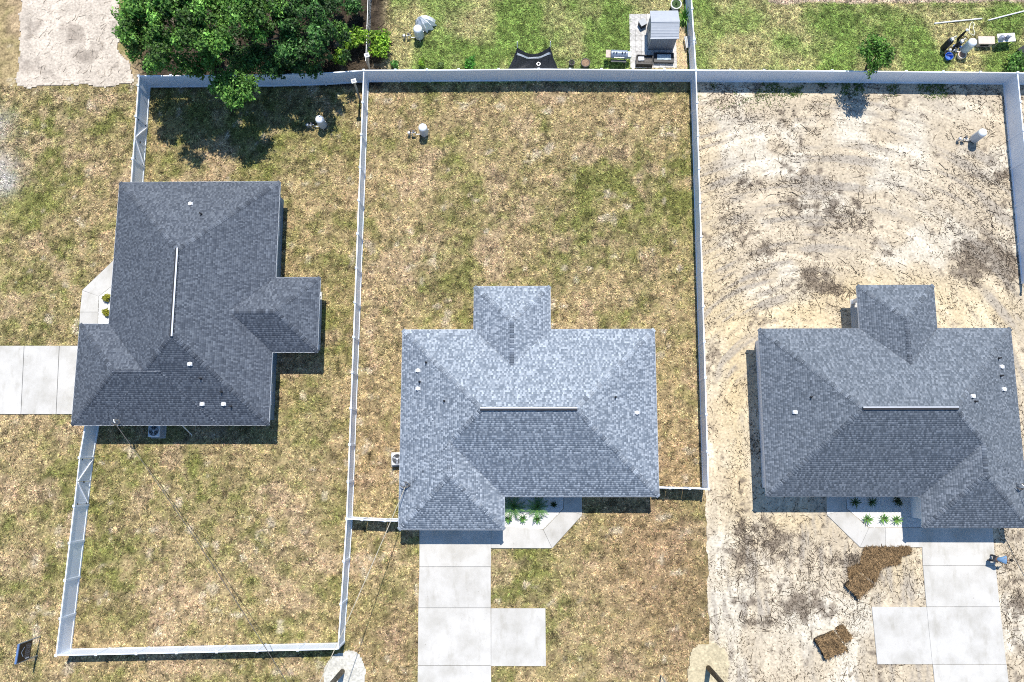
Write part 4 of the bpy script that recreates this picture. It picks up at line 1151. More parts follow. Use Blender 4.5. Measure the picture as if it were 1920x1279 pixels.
# ------------------------------------------------------------------ well tanks
def well_tank(label, px, py, h, r, body, top, seed, side=-1, z0=0.0, base=True):
    q = P(px, py, h)
    t = thing('well_tank', label, 'water tank', (q[0], q[1], 0), 0, 'well pressure tanks')
    b = MB().lathe([(r * .8, .12), (r * .98, .2), (r, .3), (r, h - .26), (r * .995, h - .25)], 24).build('tank_body', body, t, smooth=True)
    MB().lathe([(r * 1.0, h - .249), (r * .97, h - .14), (r * .8, h - .05), (r * .4, h - .005), (.03, h)], 24).build('dome', top, t, smooth=True)
    MB().lathe([(r * .85, -.05), (r * .85, .12), (r * .78, .121)], 20).build('stand', m_tankb, t)
    MB().lathe([(.03, h - .004), (.03, h + .03), (.01, h + .035)], 8).build('air_valve', m_metal, t)
    r_ = random.Random(seed); s = side
    pm = mat('pipe_dark', (.06, .06, .065), .5, .2, 5)
    MB().tube([(s * r * .7, -.05, .14), (s * (r + .3), -.08, .14), (s * (r + .3), -.08, .5), (s * (r + .55), -.12, .5), (s * (r + .55), -.12, -.05)], .035, 8).build('feed_pipe', m_pvc, t, smooth=False)
    MB().tube([(s * (r + .3), .15, -.05), (s * (r + .3), .15, .42), (s * (r + .7), .12, .42), (s * (r + .7), .12, -.05)], .03, 8).build('outlet_pipe', pm, t)
    MB().lathe([(.085, -.05), (.085, .32), (.11, .33), (.11, .42), (.06, .46)], 14, (s * (r + .78), -.05, 0)).build('well_head', m_metal, t, smooth=False)
    MB().cbox(s * (r + .43), -.02, .4, .16, .12, .2).build('pressure_switch', pm, t)
    MB().tube([(.05, -r - .03, -.05), (.05, -r - .03, .62), (.0, -r * .5, .64)], .018, 6).build('conduit', m_pvc, t)
    MB().tube([(r + .05, -.02, -.05), (r + .05, -.02, .9)], .02, 6).build('stake', m_metal, t)
    return t
well_tank('grey well tank half in tree shade left of the long side fence', 598, 222, 1.35, .31, m_tank, m_tankw, 1)
well_tank('white-topped well tank alone on the middle lawn', 792, 237.5, 1.3, .31, m_tank, m_tankw, 2)
well_tank('white-topped well tank standing on the bare sand lot', 1845, 247, 1.45, .3, m_tank, m_tankw, 3)
well_tank('pale well tank in front of the covered grill behind the back fence', 782.5, 52, 1.35, .33, m_tank, m_tankw, 4)
well_tank('grey-blue well tank between black filters and beige box', 1826, 77, 1.5, .31, mat('tank_green_grey', (.42, .50, .52), .4, .05, 3), m_tankw, 5)

# ------------------------------------------------------------------ posts with solar caps, wire fence
def solar_post(label, top, base, h, wood, cap):
    b = P(*base); tp = P(*top, h)
    t = thing('light_post', label, 'post', (b[0], b[1], 0), 0, 'posts topped by solar lights')
    MB().bar((0, 0, -.1), (tp[0] - b[0], tp[1] - b[1], h), .11).build('post', wood, t)
    q = (tp[0] - b[0], tp[1] - b[1])
    c = MB().cbox(q[0], q[1], h + .001, .34, .30, .06, .3).build('lamp_head', m_pvc, t)
    MB().cbox(q[0], q[1], h + .062, .2, .17, .012, .3).build('solar_panel', mat('solar_dark', (.25, .26, .29), .25, .2, 6, spec=.6), c)
    return t
m_wood = mat('post_wood', (.42, .36, .28), .85, .2, 8)
solar_post('tall wooden post with a white solar light beside the long side fence', (663.5, 152.5), (675, 187), 3.0, m_wood, None)
solar_post('wooden post with a white solar light behind the back fence by the bushes', (688, 104), (693, 132), 1.9, m_wood, None)
a0, a1 = P(697.5, -30), P(692, 129)
wf = thing('wire_fence', 'old wire mesh fence running up from the solar post between bushes and lawn', 'fence', (a1[0], a1[1], 0))
dv = a0 - a1
for k in range(6):
    p = dv * k / 5
    MB().tube([(p[0], p[1], -.1), (p[0], p[1], 1.25)], .03, 6).build('post', m_metal, wf)
MB().tube([(0, 0, 1.22), (dv[0], dv[1], 1.22)], .02, 6).build('top_rail', m_metal, wf)
wm = MB()
n = 60
for k in range(n):
    for sg in (1, -1):
        u0, u1 = k / n, min(1, max(0, (k + sg * 7) / n))
        wm.bar((dv[0] * u0, dv[1] * u0, .02), (dv[0] * u1, dv[1] * u1, 1.2), .008)
wm.build('wire_mesh', m_metal, wf, kind='stuff')

# ------------------------------------------------------------------ utility poles and cables
def pole(label, px, py, h, m, r, lean=(0, 0)):
    b = P(px, py)
    t = thing('utility_pole', label, 'utility pole', (b[0], b[1], 0), 0, 'utility poles at the street')
    MB().tube([(0, 0, -.3), (lean[0] * .5, lean[1] * .5, h * .5), (lean[0], lean[1], h)], [r, r * .87, r * .72], 14).build('pole', m, t, smooth=True)
    z = h - .7
    MB().box(lean[0] - 1.1, lean[0] + 1.1, lean[1] - .17, lean[1] - .07, z, z + .11).build('crossarm', m_wood, t)
    for x in (-.95, -.4, .4, .95): MB().lathe([(.02, 0), (.02, .05), (.055, .07), (.045, .15), (.02, .17)], 8, (lean[0] + x, lean[1] - .12, z + .11)).build('insulator', mat('insulator', (.3, .32, .34), .3, .1, 3), t)
    return t, (b[0] + lean[0], b[1] + lean[1], h - 1.2)
_, pt1 = pole('weathered utility pole rising from the white sand patch', 642, 1259, 10.0, m_pole, .17)
_, pt2 = pole('dark utility pole beside the yellow sand at the bottom edge', 1328, 1252, 10.0, m_pole2, .17)
def cable(label, a, b, sag, r, m, n=26):
    a, b = Vector(a), Vector(b)
    pts = [a.lerp(b, k / n) - Vector((0, 0, sag * 4 * (k / n) * (1 - k / n))) for k in range(n + 1)]
    return tag(MB().tube(pts, r, 6).build('power_cable', m), label, 'cable', 'overhead power cables')
cable('dark power cable from the slate-blue house down across the left lawn', mast_l, pt1, .55, .02, m_cable)
cable('pale power cable from the pale-roofed garage towards the weathered pole', mast_m, pt1, .5, .022, m_cable_pale)
cable('power cable leaving the right edge roof of the sand lot house', mast_r, (mast_r[0] + 6.5, mast_r[1] - 13, 8.6), .5, .024, m_cable)

# ------------------------------------------------------------------ signs
def sign(label, feet, width_dir, h, panel_h, mirror=1):
    a, b = P(*feet[0]), P(*feet[1])
    c = (a + b) / 2; d = b - a; L = np.hypot(d[0], d[1]); rz = math.atan2(d[1], d[0])
    t = thing('yard_sign', label, 'sign', (c[0], c[1], 0), rz, 'real estate yard signs')
    mp = mat('sign_post_metal', (.35, .36, .34), .5, .1, 4)
    for s in (-1, 1): MB().cbox(s * L / 2, 0, -.2, .06, .06, h + .2).build('post', mp, t)
    z0 = h - panel_h
    pb = MB().box(-L / 2 + .031, L / 2 - .031, -.03, .03, z0, h).build('panel', mat('sign_black', (.012, .013, .016), .4, .1, 2), t)
    MB().box(-L / 2, L / 2, -.06, .06, h + .001, h + .09).build('top_band', mat('sign_blue', (.10, .17, .33), .45, .1, 2), t)
    wmat = mat('sign_print_white', (.75, .76, .78), .6, .05, 2); gm = mat('sign_print_grey', (.2, .21, .24), .6, .2, 5)
    y = mirror * .033
    # roof-shaped emblem and rows of small unreadable print
    zz = z0 + panel_h * .62
    em = MB()
    for x0, z_0, x1, z_1 in ((-.3, -.05, 0, .2), (0, .2, .3, -.05)): em.bar((x0, y, zz + z_0), (x1, y, zz + z_1), .012, .045)
    em.build('emblem', wmat, pb)
    pr = MB(); r_ = random.Random(3)
    for row in range(5):
        x = -L * .36
        while x < L * .34:
            w = r_.uniform(.03, .12); zc_ = z0 + .12 + row * .11
            pr.box(x, x + w, min(y, y * .9), max(y, y * .9) + .004, zc_, zc_ + .05); x += w + .03
    pr.build('print', gm, pb, kind='stuff')
    MB().box(-L * .42, -L * .36, min(y, y * .9), max(y, y * .9) + .004, z0 + .1, z0 + .5).build('print_strip', wmat, pb)
    return t
sign('black real estate sign on posts outside the lower left fence corner', [(70.5, 1229), (76.5, 1193)], None, 2.25, 1.35, -1)
sign('black real estate sign cut off by the bottom edge near the yellow sand', [(1239, 1266), (1262, 1318)], None, 2.0, 1.1, -1)

# ------------------------------------------------------------------ storage shed and its patio
e_tl, e_tr, e_br, e_bl = P(1218.5, 19, 1.85), P(1272.5, 20.5, 1.85), P(1272.5, 72.5, 1.85), P(1220, 70.5, 1.85)
sx0, sx1 = (e_tl[0] + e_bl[0]) / 2, (e_tr[0] + e_br[0]) / 2
sy0, sy1 = (e_bl[1] + e_br[1]) / 2, (e_tl[1] + e_tr[1]) / 2
sc_ = ((sx0 + sx1) / 2, (sy0 + sy1) / 2)
sh = thing('storage_shed', 'grey plastic storage shed with a ridged roof on a pale paver patio', 'shed', (sc_[0], sc_[1], 0))
hx, hy = (sx1 - sx0) / 2, (sy1 - sy0) / 2
m_shed = mat('shed_grey', (.20, .215, .235), .55, .05, 4); m_shedr = mat('shed_roof_grey', (.36, .38, .41), .6, .05, 4)
wx, wy = hx - .09, hy - .1
MB().box(-wx, wx, -wy, wy, -.02, 1.8).build('wall', m_shed, sh)
for s in (-1, 1):
    g = MB(); g.add([(s * wx, -wy, 1.8), (s * wx, wy, 1.8), (s * wx, 0, 2.16), (s * (wx - .05), -wy, 1.8), (s * (wx - .05), wy, 1.8), (s * (wx - .05), 0, 2.16)], [(0, 1, 2), (5, 4, 3), (0, 3, 4, 1), (1, 4, 5, 2), (2, 5, 3, 0)])
    g.build('gable', m_shed, sh)
for s in (-1, 1):
    b = MB()
    b.add([(-hx, s * hy, 1.83), (hx, s * hy, 1.83), (hx, s * .02, 2.24), (-hx, s * .02, 2.24), (-hx, s * hy, 1.78), (hx, s * hy, 1.78), (hx, s * .02, 2.19), (-hx, s * .02, 2.19)],
          [(0, 1, 2, 3), (7, 6, 5, 4), (0, 4, 5, 1), (1, 5, 6, 2), (2, 6, 7, 3), (3, 7, 4, 0)])
    rp = b.build('roof_panel', m_shedr, sh)
    for k in range(5):
        y0 = s * (hy * (.12 + .19 * k)); z = 2.24 - (abs(y0) / hy) * .41
        MB().box(-hx + .03, hx - .03, y0 - .018, y0 + .018, z - .02, z + .014).build('rib', m_shedr, rp)
MB().box(-hx - .01, hx + .01, -.06, .06, 2.225, 2.262).build('ridge_cap', m_shedr, sh)
MB().box(-hx - .02, hx + .02, -hy - .03, -hy + .03, 1.77, 1.845).build('eave_trim', mat('shed_trim', (.5, .52, .55), .5, .04, 3), sh)
for k in range(9):
    x = -wx + (k + .5) * 2 * wx / 9
    MB().box(x - .012, x + .012, -wy - .014, -wy, .05, 1.74).build('wall_rib', m_shed, sh)
dr = MB().box(-wx - .03, -wx, -.65, .65, .05, 1.7).build('door', mat('shed_door', (.24, .255, .275), .5, .05, 4), sh)
MB().box(-wx - .06, -wx - .03, -.05, .0, .8, 1.1).build('handle', m_dark, dr)
MB().box(-wx - .036, -wx - .03, -.006, .006, .06, 1.69).build('door_gap', m_dark, dr)
# patio of pale square pavers
pc0, pc1 = P(1182, 128), P(1266, 26)
pv = bpy.data.objects.new('paver_patio', None); C.objects.link(pv); tag(pv, kind='structure')
m_pav = mat('pale_paver', (.50, .48, .45), .9, .3, 6, .006, 40, objrand=.16)
cols_, rows_ = 8, 10; dx_, dy_ = (pc1[0] - pc0[0]) / cols_, (pc1[1] - pc0[1]) / rows_
pme = MB().box(.006, dx_ - .006, .006, dy_ - .006, -.04, .045); pm_ = bpy.data.meshes.new('paver'); pm_.from_pydata(pme.v, [], pme.f); pm_.materials.append(m_pav)
for i in range(cols_):
    for j in range(rows_):
        mk('paver', pm_, pv, (pc0[0] + i * dx_, pc0[1] + j * dy_, random.uniform(-.01, .008)))
# stony strip between the patio and the fence
N = 2600
x = rng.uniform(pc1[0] + .02, 11.85, N); y = rng.uniform(27.5, 31.6, N)
x = np.concatenate([x, rng.uniform(pc0[0], pc1[0], 700)]); y = np.concatenate([y, rng.uniform(27.45, pc0[1] - .02, 700)]) ; n = len(x)
sz = rng.uniform(.03, .11, n)
rot = rng.uniform(0, 6.28, n); base = np.array([[1, 0], [.3, .9], [-.8, .5], [-.7, -.6], [.4, -.9]])
cx_, sx_ = np.cos(rot), np.sin(rot)
vv = []
for bx_, by_ in base: vv.append(np.stack([x + sz * (bx_ * cx_ - by_ * sx_), y + sz * (bx_ * sx_ + by_ * cx_), np.full(n, .0)], -1))
vv.append(np.stack([x, y, sz * .6 + .01], -1))
v = np.stack(vv, 1).reshape(-1, 3)
f = ((np.arange(n) * 6)[:, None, None] + np.array([[i, (i + 1) % 5, 5] for i in range(5)])[None]).reshape(-1, 3)
tcol = np.array([.42, .33, .19]) * rng.uniform(.5, 1.5, (n, 1)) * (1 + rng.normal(0, .08, (n, 3)))
tag(link('gravel_strip', np_mesh('gravel_strip', v, f, np.repeat(tcol, 6, 0)), mat('loose_rock', W1, .9, .15, 8, tint=True)), 'tan stones filling the strip between the shed patio and the fence', 'gravel', kind='stuff')

# things round the shed
q = P(1205, 43, .4)
t = thing('storage_cube', 'small dark box with a grey lid left of the shed', 'box', (q[0], q[1], .045), .5)
MB().box(-.22, .22, -.22, .22, 0, .4).build('body', m_dark, t)
MB().box(-.24, .24, -.24, .24, .401, .46).build('lid', mat('lid_grey', (.36, .37, .38), .6, .06, 4), t)
q = P(1209, 112, .5)
t = thing('planter_box', 'open black planter box at the front of the shed', 'planter', (q[0], q[1], .045), -.05)
for a_ in ((-.6, .6, -.36, -.31), (-.6, .6, .31, .36)): MB().box(*a_, 0, .5).build('side', m_dark, t)
for a_ in ((-.6, -.55, -.31, .31), (.55, .6, -.31, .31)): MB().box(*a_, 0, .5).build('end', m_dark, t)
MB().box(-.55, .55, -.31, .31, .02, .3).build('soil', mat('planter_soil', (.12, .11, .10), .95, .4, 9, .02), t)
MB().cbox(-.25, .12, .3, .42, .3, .1, .1).build('white_tray', mat('tray_white', (.55, .56, .58), .6, .2, 12), t)
q = P(1245, 108, .3)
t = thing('low_cart', 'low dark cart under a crumpled pale tarp before the shed', 'cart', (q[0], q[1], .045), -.03)
MB().box(-.72, .72, -.38, .38, .1, .28).build('bed', m_dark, t)
for x_ in (-.5, .5):
    for y_ in (-.32, .32): MB().tube([(x_, y_ - .03, .1), (x_, y_ + .03, .1)], .1, 12).build('wheel', m_dark, t)
b = MB(); gxn, gyn = 9, 6
vs = [(-.5 + i / (gxn - 1) * 1.0, -.2 + j / (gyn - 1) * .42, .3 + .05 * random.random()) for j in range(gyn) for i in range(gxn)]
vs += [(x, y, .285) for x, y, z in vs]
nn_ = gxn * gyn
b.add(vs, [(j * gxn + i, j * gxn + i + 1, (j + 1) * gxn + i + 1, (j + 1) * gxn + i) for j in range(gyn - 1) for i in range(gxn - 1)])
b.build('tarp', mat('pale_tarp', (.36, .43, .46), .5, .25, 7), t)
# barrel smoker grill
q = P(1161, 101, .9)
t = thing('smoker_grill', 'grey barrel smoker grill standing by the back fence', 'grill', (q[0], q[1], 0), -.05)
m_sm = mat('smoker_grey', (.20, .24, .31), .45, .12, 4, metal=.2)
MB().tube([(-.6, 0, .85), (-.57, 0, .85), (-.03, 0, .85), (0, 0, .85)], [.22, .29, .29, .29], 18).build('barrel', m_sm, t, smooth=False)
MB().tube([(.006, 0, .85), (.03, 0, .85), (.57, 0, .85), (.6, 0, .85)], [.29, .29, .29, .22], 18).build('barrel', m_sm, t, smooth=False)
for x_ in (-.4, -.2, .2, .4): MB().lathe([(.035, 0), (.035, .08), (.05, .09), (.02, .11)], 10, (x_, -.06, 1.12)).build('vent', m_dark, t)
for x_ in (-.5, .5):
    for y_ in (-.25, .25): MB().bar((x_, y_ * 1.2, -.03), (x_ * .95, y_ * .6, .68), .04).build('leg', m_dark, t)
MB().box(-.95, -.62, -.28, .3, .82, .86).build('side_shelf', mat('shelf_tan', (.5, .40, .34), .7, .15, 7), t)
MB().box(.62, .85, -.2, .2, .62, .92).build('fire_box', m_sm, t)
MB().box(-.55, .55, -.5, -.31, .62, .65).build('front_shelf', mat('shelf_dark', (.1, .1, .1), .7, .1, 5), t)
MB().tube([(-.35, -.34, 1.0), (.35, -.34, 1.0)], .02, 6).build('handle', m_metal, t)
# pots
def pot(label, px, py, h, r, m, plant=None, fill=(.2, .13, .08)):
    q = P(px, py, h)
    t = thing('plant_pot', label, 'pot', (q[0], q[1], 0))
    MB().lathe([(r * .7, -.02), (r * .9, h * .5), (r, h), (r * .86, h), (r * .8, h - .06), (.02, h - .07)], 20).build('pot', m, t, smooth=False)
    MB().lathe([(r * .84, h - .08), (r * .84, h - .045), (.02, h - .03)], 16).build('soil', mat('pot_soil_%d' % int(fill[0] * 100), fill, .95, .4, 12, .02), t)
    if plant:
        for k in range(plant):
            a_ = k * 6.283 / plant + .3
            MB().tube([(0, 0, h - .05), (.1 * math.cos(a_), .1 * math.sin(a_), h + .2), (.28 * math.cos(a_), .28 * math.sin(a_), h + .3)], [.015, .012, .005], 5).build('stem', mat('pot_stem', (.06, .13, .03), .7, .2, 5), t)
    return t
pot('narrow black pot with a pale rim and a dead stem, behind the back fence', 1072, 117, .42, .22, mat('pot_black', (.035, .035, .038), .5, .2, 5), 3, (.05, .045, .04))
pot('wide dark pot full of brown soil, right of the narrow black one', 1098, 117, .42, .34, mat('pot_dark', (.07, .06, .055), .6, .2, 5), None, (.26, .17, .11))
pot('white and black glazed pot with a leafy plant above the shed', 1268, 7, .55, .4, mat('pot_glaze', (.45, .48, .52), .3, .9, 5, spec=.6), 7, (.06, .10, .04))
# bench against the fence
q = P(1293, 78, .45)
t = thing('garden_bench', 'small grey slatted bench against the fence right of the shed', 'bench', (q[0], q[1], 0), .12)
m_bench = mat('bench_grey', (.45, .46, .46), .7, .1, 8)
for k in range(5): MB().box(-.32 + k * .11, -.23 + k * .11, -.45, .45, .41, .44).build('slat', m_bench, t)
for k in range(3): MB().box(.25 + .03 * k, .28 + .03 * k, -.45, .45, .52 + k * .14, .62 + k * .14).build('back_slat', m_bench, t)
for x_ in (-.28, .24):
    for y_ in (-.4, .4): MB().cbox(x_, y_, -.03, .05, .05, .44 if x_ < 0 else 1.0).build('leg', m_bench, t)
# black netting frame
w0, w1 = P(970, 88, 1.25), P(1031.5, 87, 1.25)
q = (w0 + w1) / 2
t = thing('netting_frame', 'black garden netting draped over two white stakes by the back fence', 'netting', (q[0], q[1], 0))
for w_, tx in ((w0, 970), (w1, 1031.5)):
    b = w_ - q
    MB().tube([(b[0], b[1], -.1), (b[0], b[1], 1.95)], .03, 8).build('stake', m_pvc, t)
fl, fr_ = P(951, 134, .02) - q, P(1048, 134, .02) - q
A_, B_ = w0 - q, w1 - q
V = []; gu, gw = 22, 12
for j in range(gw + 1):
    w_ = j / gw
    for i in range(gu + 1):
        u = i / gu
        top = np.array([A_[0] * (1 - u) + B_[0] * u, A_[1] * (1 - u) + B_[1] * u - .35 * math.sin(math.pi * u) * (1 - .3 * u), 1.2 - .45 * math.sin(math.pi * u)])
        bot = np.array([fl[0] * (1 - u) + fr_[0] * u, fl[1] * (1 - u) + fr_[1] * u, .03])
        p_ = top * (1 - w_) + bot * w_
        p_[2] -= .3 * math.sin(math.pi * w_) * (.5 + .5 * math.sin(u * 19 + w_ * 5) * .5)
        p_[2] = max(.03, p_[2]); V.append(p_)
Fq = [(j * (gu + 1) + i, j * (gu + 1) + i + 1, (j + 1) * (gu + 1) + i + 1, (j + 1) * (gu + 1) + i) for j in range(gw) for i in range(gu)]
nb = MB().add(V, Fq).build('net', mat('black_net', (.022, .024, .028), .45, .5, 9, .02, 14), t)
md = nb.modifiers.new('solid', 'SOLIDIFY'); md.thickness = .012
band = MB()
for i in range(gu):
    a_, b_ = V[2 * (gu + 1) + i], V[2 * (gu + 1) + i + 1]; c_, d_ = V[3 * (gu + 1) + i + 1], V[3 * (gu + 1) + i]
    zz = .035 + .02 * random.random()
    if i in (0, gu - 1): continue
    band.add([(p[0], p[1], p[2] + zz) for p in (a_, b_, c_, d_)], [(0, 1, 2, 3)])
band.build('plastic_band', mat('crumpled_plastic', (.5, .52, .54), .4, .5, 18), t)
cr = ((A_[0] + B_[0]) / 2 + .35, (fl[1] + A_[1]) / 2 - .3)
MB().tube([(cr[0] + .12 * math.cos(x), cr[1] + .12 * math.sin(x), .5) for x in np.linspace(0, 2 * math.pi, 19)], .022, 6, False).build('ring', m_metal, t)
# covered grill
q = P(797, 42, .5)
t = thing('covered_grill', 'pale grey draped cover over a grill behind the well tank', 'cover', (q[0], q[1], 0), .35)
n = 26; b = MB(); rings = []
for lev, (z, rx, ry, fold) in enumerate([(1.38, .05, .03, 0), (1.15, .3, .17, .06), (.9, .5, .33, .09), (.5, .62, .42, .12), (.05, .72, .5, .16)]):
    for k in range(n):
        a_ = 2 * math.pi * k / n; m_ = 1 + fold * math.sin(k * 2.4) * 1.6
        b.v.append((rx * m_ * math.cos(a_) - .3 * max(0, z - .4), ry * m_ * math.sin(a_), z + .03 * math.sin(k * 1.7)))
for lev in range(4):
    for k in range(n):
        a_ = lev * n + k; c_ = lev * n + (k + 1) % n; b.f.append((a_, a_ + n, c_ + n, c_))
b.f.append(tuple(range(n)))
b.build('cover', mat('grill_cover', (.8, .8, .8), .7, .08, 4), t)
for x_ in (-.35, .35): MB().tube([(x_, -.1, .08), (x_, .1, .08)], .09, 12).build('wheel', m_dark, t)

# ------------------------------------------------------------------ clutter behind the sand lot fence
def filter_tank(label, px, py, h, r):
    q = P(px, py, h)
    t = thing('filter_tank', label, 'water filter', (q[0], q[1], 0), 0, 'black water filter tanks')
    MB().lathe([(r * .9, -.03), (r, .08), (r, h - .35), (r * .8, h - .24), (r * .3, h - .2)], 18).build('vessel', m_dark, t, smooth=True)
    MB().cbox(0, 0, h - .2, .16, .22, .17, .4).build('control_head', mat('head_grey', (.55, .56, .58), .5, .08, 4), t)
    MB().tube([(.05, .1, h - .12), (.3, .25, h - .12), (.45, .3, h - .3), (.45, .3, .1)], .022, 6).build('hose', m_pvc, t)
filter_tank('black filter tank with a grey head, farthest left of the clutter', 1787, 72, 1.35, .22)
filter_tank('black filter tank between the left one and the grey-blue well tank', 1805, 76, 1.2, .17)
q0, q1 = P(1803, 60, 1.3), P(1793, 72, .6)
q = P(1797, 84)
t = thing('pump_stand', 'thin black pump stand with a white cap behind the filter tanks', 'pump', (q[0], q[1] + .45, 0))
MB().tube([(0, 0, -.05), (0, 0, .7), (.05, .05, 1.1)], [.09, .09, .05], 10).build('column', m_dark, t)
MB().lathe([(.09, 0), (.11, .05), (.06, .12)], 12, (.05, .05, 1.1)).build('cap', m_pvc, t)
MB().tube([(0, 0, .5), (.3, -.1, .5), (.5, -.15, .35)], .03, 6).build('arm', m_dark, t)
c_ = P(1849, 76, .5)
t = thing('pump_cover', 'beige rectangular pump cover beside the grey-blue well tank', 'cover', (c_[0], c_[1], 0), -.02)
MB().box(-.52, .52, -.24, .24, -.02, .5).build('body', mat('cover_beige_side', (.42, .37, .32), .7, .08, 4), t)
MB().box(-.58, .58, -.29, .29, .501, .57).build('lid', mat('cover_beige', (.55, .47, .40), .7, .08, 4), t)
MB().box(-.3, .3, -.245, -.24, .12, .36).build('vent_panel', m_dark, t)
c_ = P(1887, 70.5, .75)
t = thing('folding_table', 'white folding table holding two grey jugs', 'table', (c_[0], c_[1], 0), .06)
MB().box(-.62, .62, -.32, .32, .72, .76).build('tabletop', m_pvc, t)
for x_ in (-.55, .55):
    for y_ in (-.27, .27): MB().bar((x_ * 1.05, y_ * 1.15, -.03), (x_, y_, .72), .035).build('leg', m_metal, t)
def jug(label, px, py, r, h):
    q = P(px, py, .76 + h)
    t = thing('metal_jug', label, 'jug', (q[0], q[1], .76))
    MB().lathe([(r * .9, 0), (r, h * .2), (r, h * .7), (r * .5, h * .92), (r * .5, h)], 14).build('body', mat('jug_grey', (.36, .38, .44), .4, .3, 6, metal=.3), t, smooth=True)
    MB().tube([(r * .5, 0, h * .95), (r * 1.3, 0, h * .8), (r * 1.3, 0, h * .3), (r, 0, h * .25)], .018, 6).build('handle', m_dark, t)
jug('squat grey jug on the left half of the white folding table', 1881, 69, .2, .3)
jug('tall grey jug on the right half of the white folding table', 1893, 67, .15, .36)
q = P(1780, 105, .3)
t = thing('blue_tub', 'bright blue round tub at the foot of the black filters', 'tub', (q[0], q[1], 0))
m_blue = mat('blue_plastic', (.02, .12, .52), .4, .1, 4)
MB().lathe([(.2, -.02), (.27, .3), (.29, .31), (.26, .31), (.2, .05), (.02, .04)], 20).build('tub', m_blue, t)
MB().tube([(-.27, 0, .3), (-.2, 0, .45), (.2, 0, .45), (.27, 0, .3)], .012, 6).build('handle', m_metal, t)
q = P(1793, 92)
hz = MB()
for k in range(3):
    hz.tube([(q[0] + (.26 + .03 * k) * math.cos(a_), q[1] + (.26 + .03 * k) * math.sin(a_) * .9, .05 + .045 * k) for a_ in np.linspace(0, 6.28, 22)], .028, 6, False)
tag(hz.build('garden_hose', mat('hose_blue', (.06, .2, .62), .45, .1, 4)), 'coiled blue garden hose between the tub and the wide pot', 'hose')
pot('wide beige pot with brown soil in front of the grey-blue well tank', 1804.5, 102, .38, .3, mat('pot_beige', (.62, .57, .50), .7, .08, 5), None, (.32, .2, .14))
q = P(1775.5, 97, .2)
t = thing('small_bucket', 'tiny pale orange bucket left of the blue tub', 'bucket', (q[0], q[1], 0))
MB().lathe([(.1, -.02), (.14, .2), (.12, .2), (.09, .03), (.02, .03)], 14).build('pail', mat('bucket_orange', (.6, .4, .25), .6, .1, 4), t)
MB().tube([(-.13, 0, .19), (-.1, .05, .3), (.1, .05, .3), (.13, 0, .19)], .008, 5).build('handle', m_metal, t)
a_, b_ = P(1751, 45), P(1840, 36)
tag(MB().tube([(a_[0], a_[1], .07), ((a_[0] + b_[0]) / 2, (a_[1] + b_[1]) / 2, .09), (b_[0], b_[1], .07)], .055, 8).build('pvc_pipe', m_pvc), 'long white pipe lying on grass above the filter tanks', 'pipe')
a_, b_ = P(1852, 39), P(1935, 18)
tag(MB().tube([(a_[0], a_[1], .07), ((a_[0] + b_[0]) / 2, (a_[1] + b_[1]) / 2, .09), (b_[0], b_[1], .07)], .055, 8).build('pvc_pipe', m_pvc), 'white pipe lying on grass and running out of the right edge', 'pipe')
pts = [(1825, 67), (1816, 63), (1817, 52), (1819, 45), (1823, 42), (1826, 46), (1824, 54), (1827, 62), (1825, 67.5)]
tag(MB().tube([tuple(P(x, y)[:2]) + (.05,) for x, y in pts], .03, 6).build('white_hose', mat('hose_cream', (.7, .68, .55), .6, .06, 4)), 'cream hose looped from the grey-blue well tank to the long pipe', 'hose')
q = P(1919, 95, .6)
t = thing('trash_bin', 'dark bin cut off by the right edge below the table', 'bin', (q[0], q[1], 0), .6)
MB().box(-.28, .28, -.28, .28, -.02, .6).build('body', mat('bin_green', (.02, .035, .025), .5, .2, 4), t)
MB().box(-.31, .31, -.31, .31, .601, .66).build('lid', m_dark, t)

# ------------------------------------------------------------------ sod on the sand lot
m_sod = mat('dry_sod', (.085, .055, .03), .95, .5, 6.0, .08, 14, hue=(.27, .18, .09), detail=10)
m_sodd = mat('sod_soil', (.06, .045, .032), .95, .3, 8, .03)
def sod_tufts(w, z, n, seed, parent):
    r_ = np.random.default_rng(seed); bx = [p[0] for p in w]; by = [p[1] for p in w]
    x = r_.uniform(min(bx), max(bx), n); y = r_.uniform(min(by), max(by), n); k = inpoly(x, y, w); x, y = x[k], y[k]
    v, f, tt = blades(x, y, np.array([.25, .165, .085]) * r_.choice([.2, .5, 1.0, 1.6], (len(x), 1)), .1, .26, .026, .45)
    v[:, 2] += z
    link('dry_blades', np_mesh('dry_blades', v, f, tt), m_blade, parent, local=False, kind='stuff')
def rag(poly, n, amp, seed):
    r_ = random.Random(seed); out = []
    for i in range(len(poly)):
        p, q = np.array(poly[i]), np.array(poly[(i + 1) % len(poly)])
        for k in range(n):
            u = p + (q - p) * k / n; out.append((u[0] + r_.uniform(-amp, amp), u[1] + r_.uniform(-amp, amp)))
    return out
def sod_stack(label, px, h, layers, seed):
    w = PX(px, h); c = np.mean(w, 0)
    t = thing('sod_stack', label, 'sod', (c[0], c[1], 0), 0, 'leftover sod on the sand lot')
    for k in range(layers):
        z0, z1 = h * k / layers, h * (k + 1) / layers - .008
        MB().prism(rag(w, 5, .05, seed + k), z0 - (.02 if k == 0 else 0), z1).build('sod_layer', m_sod if k == layers - 1 else m_sodd, t, local=False)
    sod_tufts(w, h, 1500, seed, t)
sod_stack('square stack of brown sod touching the laid sod strip', [(1586, 1097), (1610, 1074), (1638.5, 1097), (1610, 1122)], .38, 4, 81)
sod_stack('square stack of brown sod alone in the lower part of the sand lot', [(1530, 1200), (1563, 1183), (1590, 1219), (1549, 1236)], .42, 4, 82)
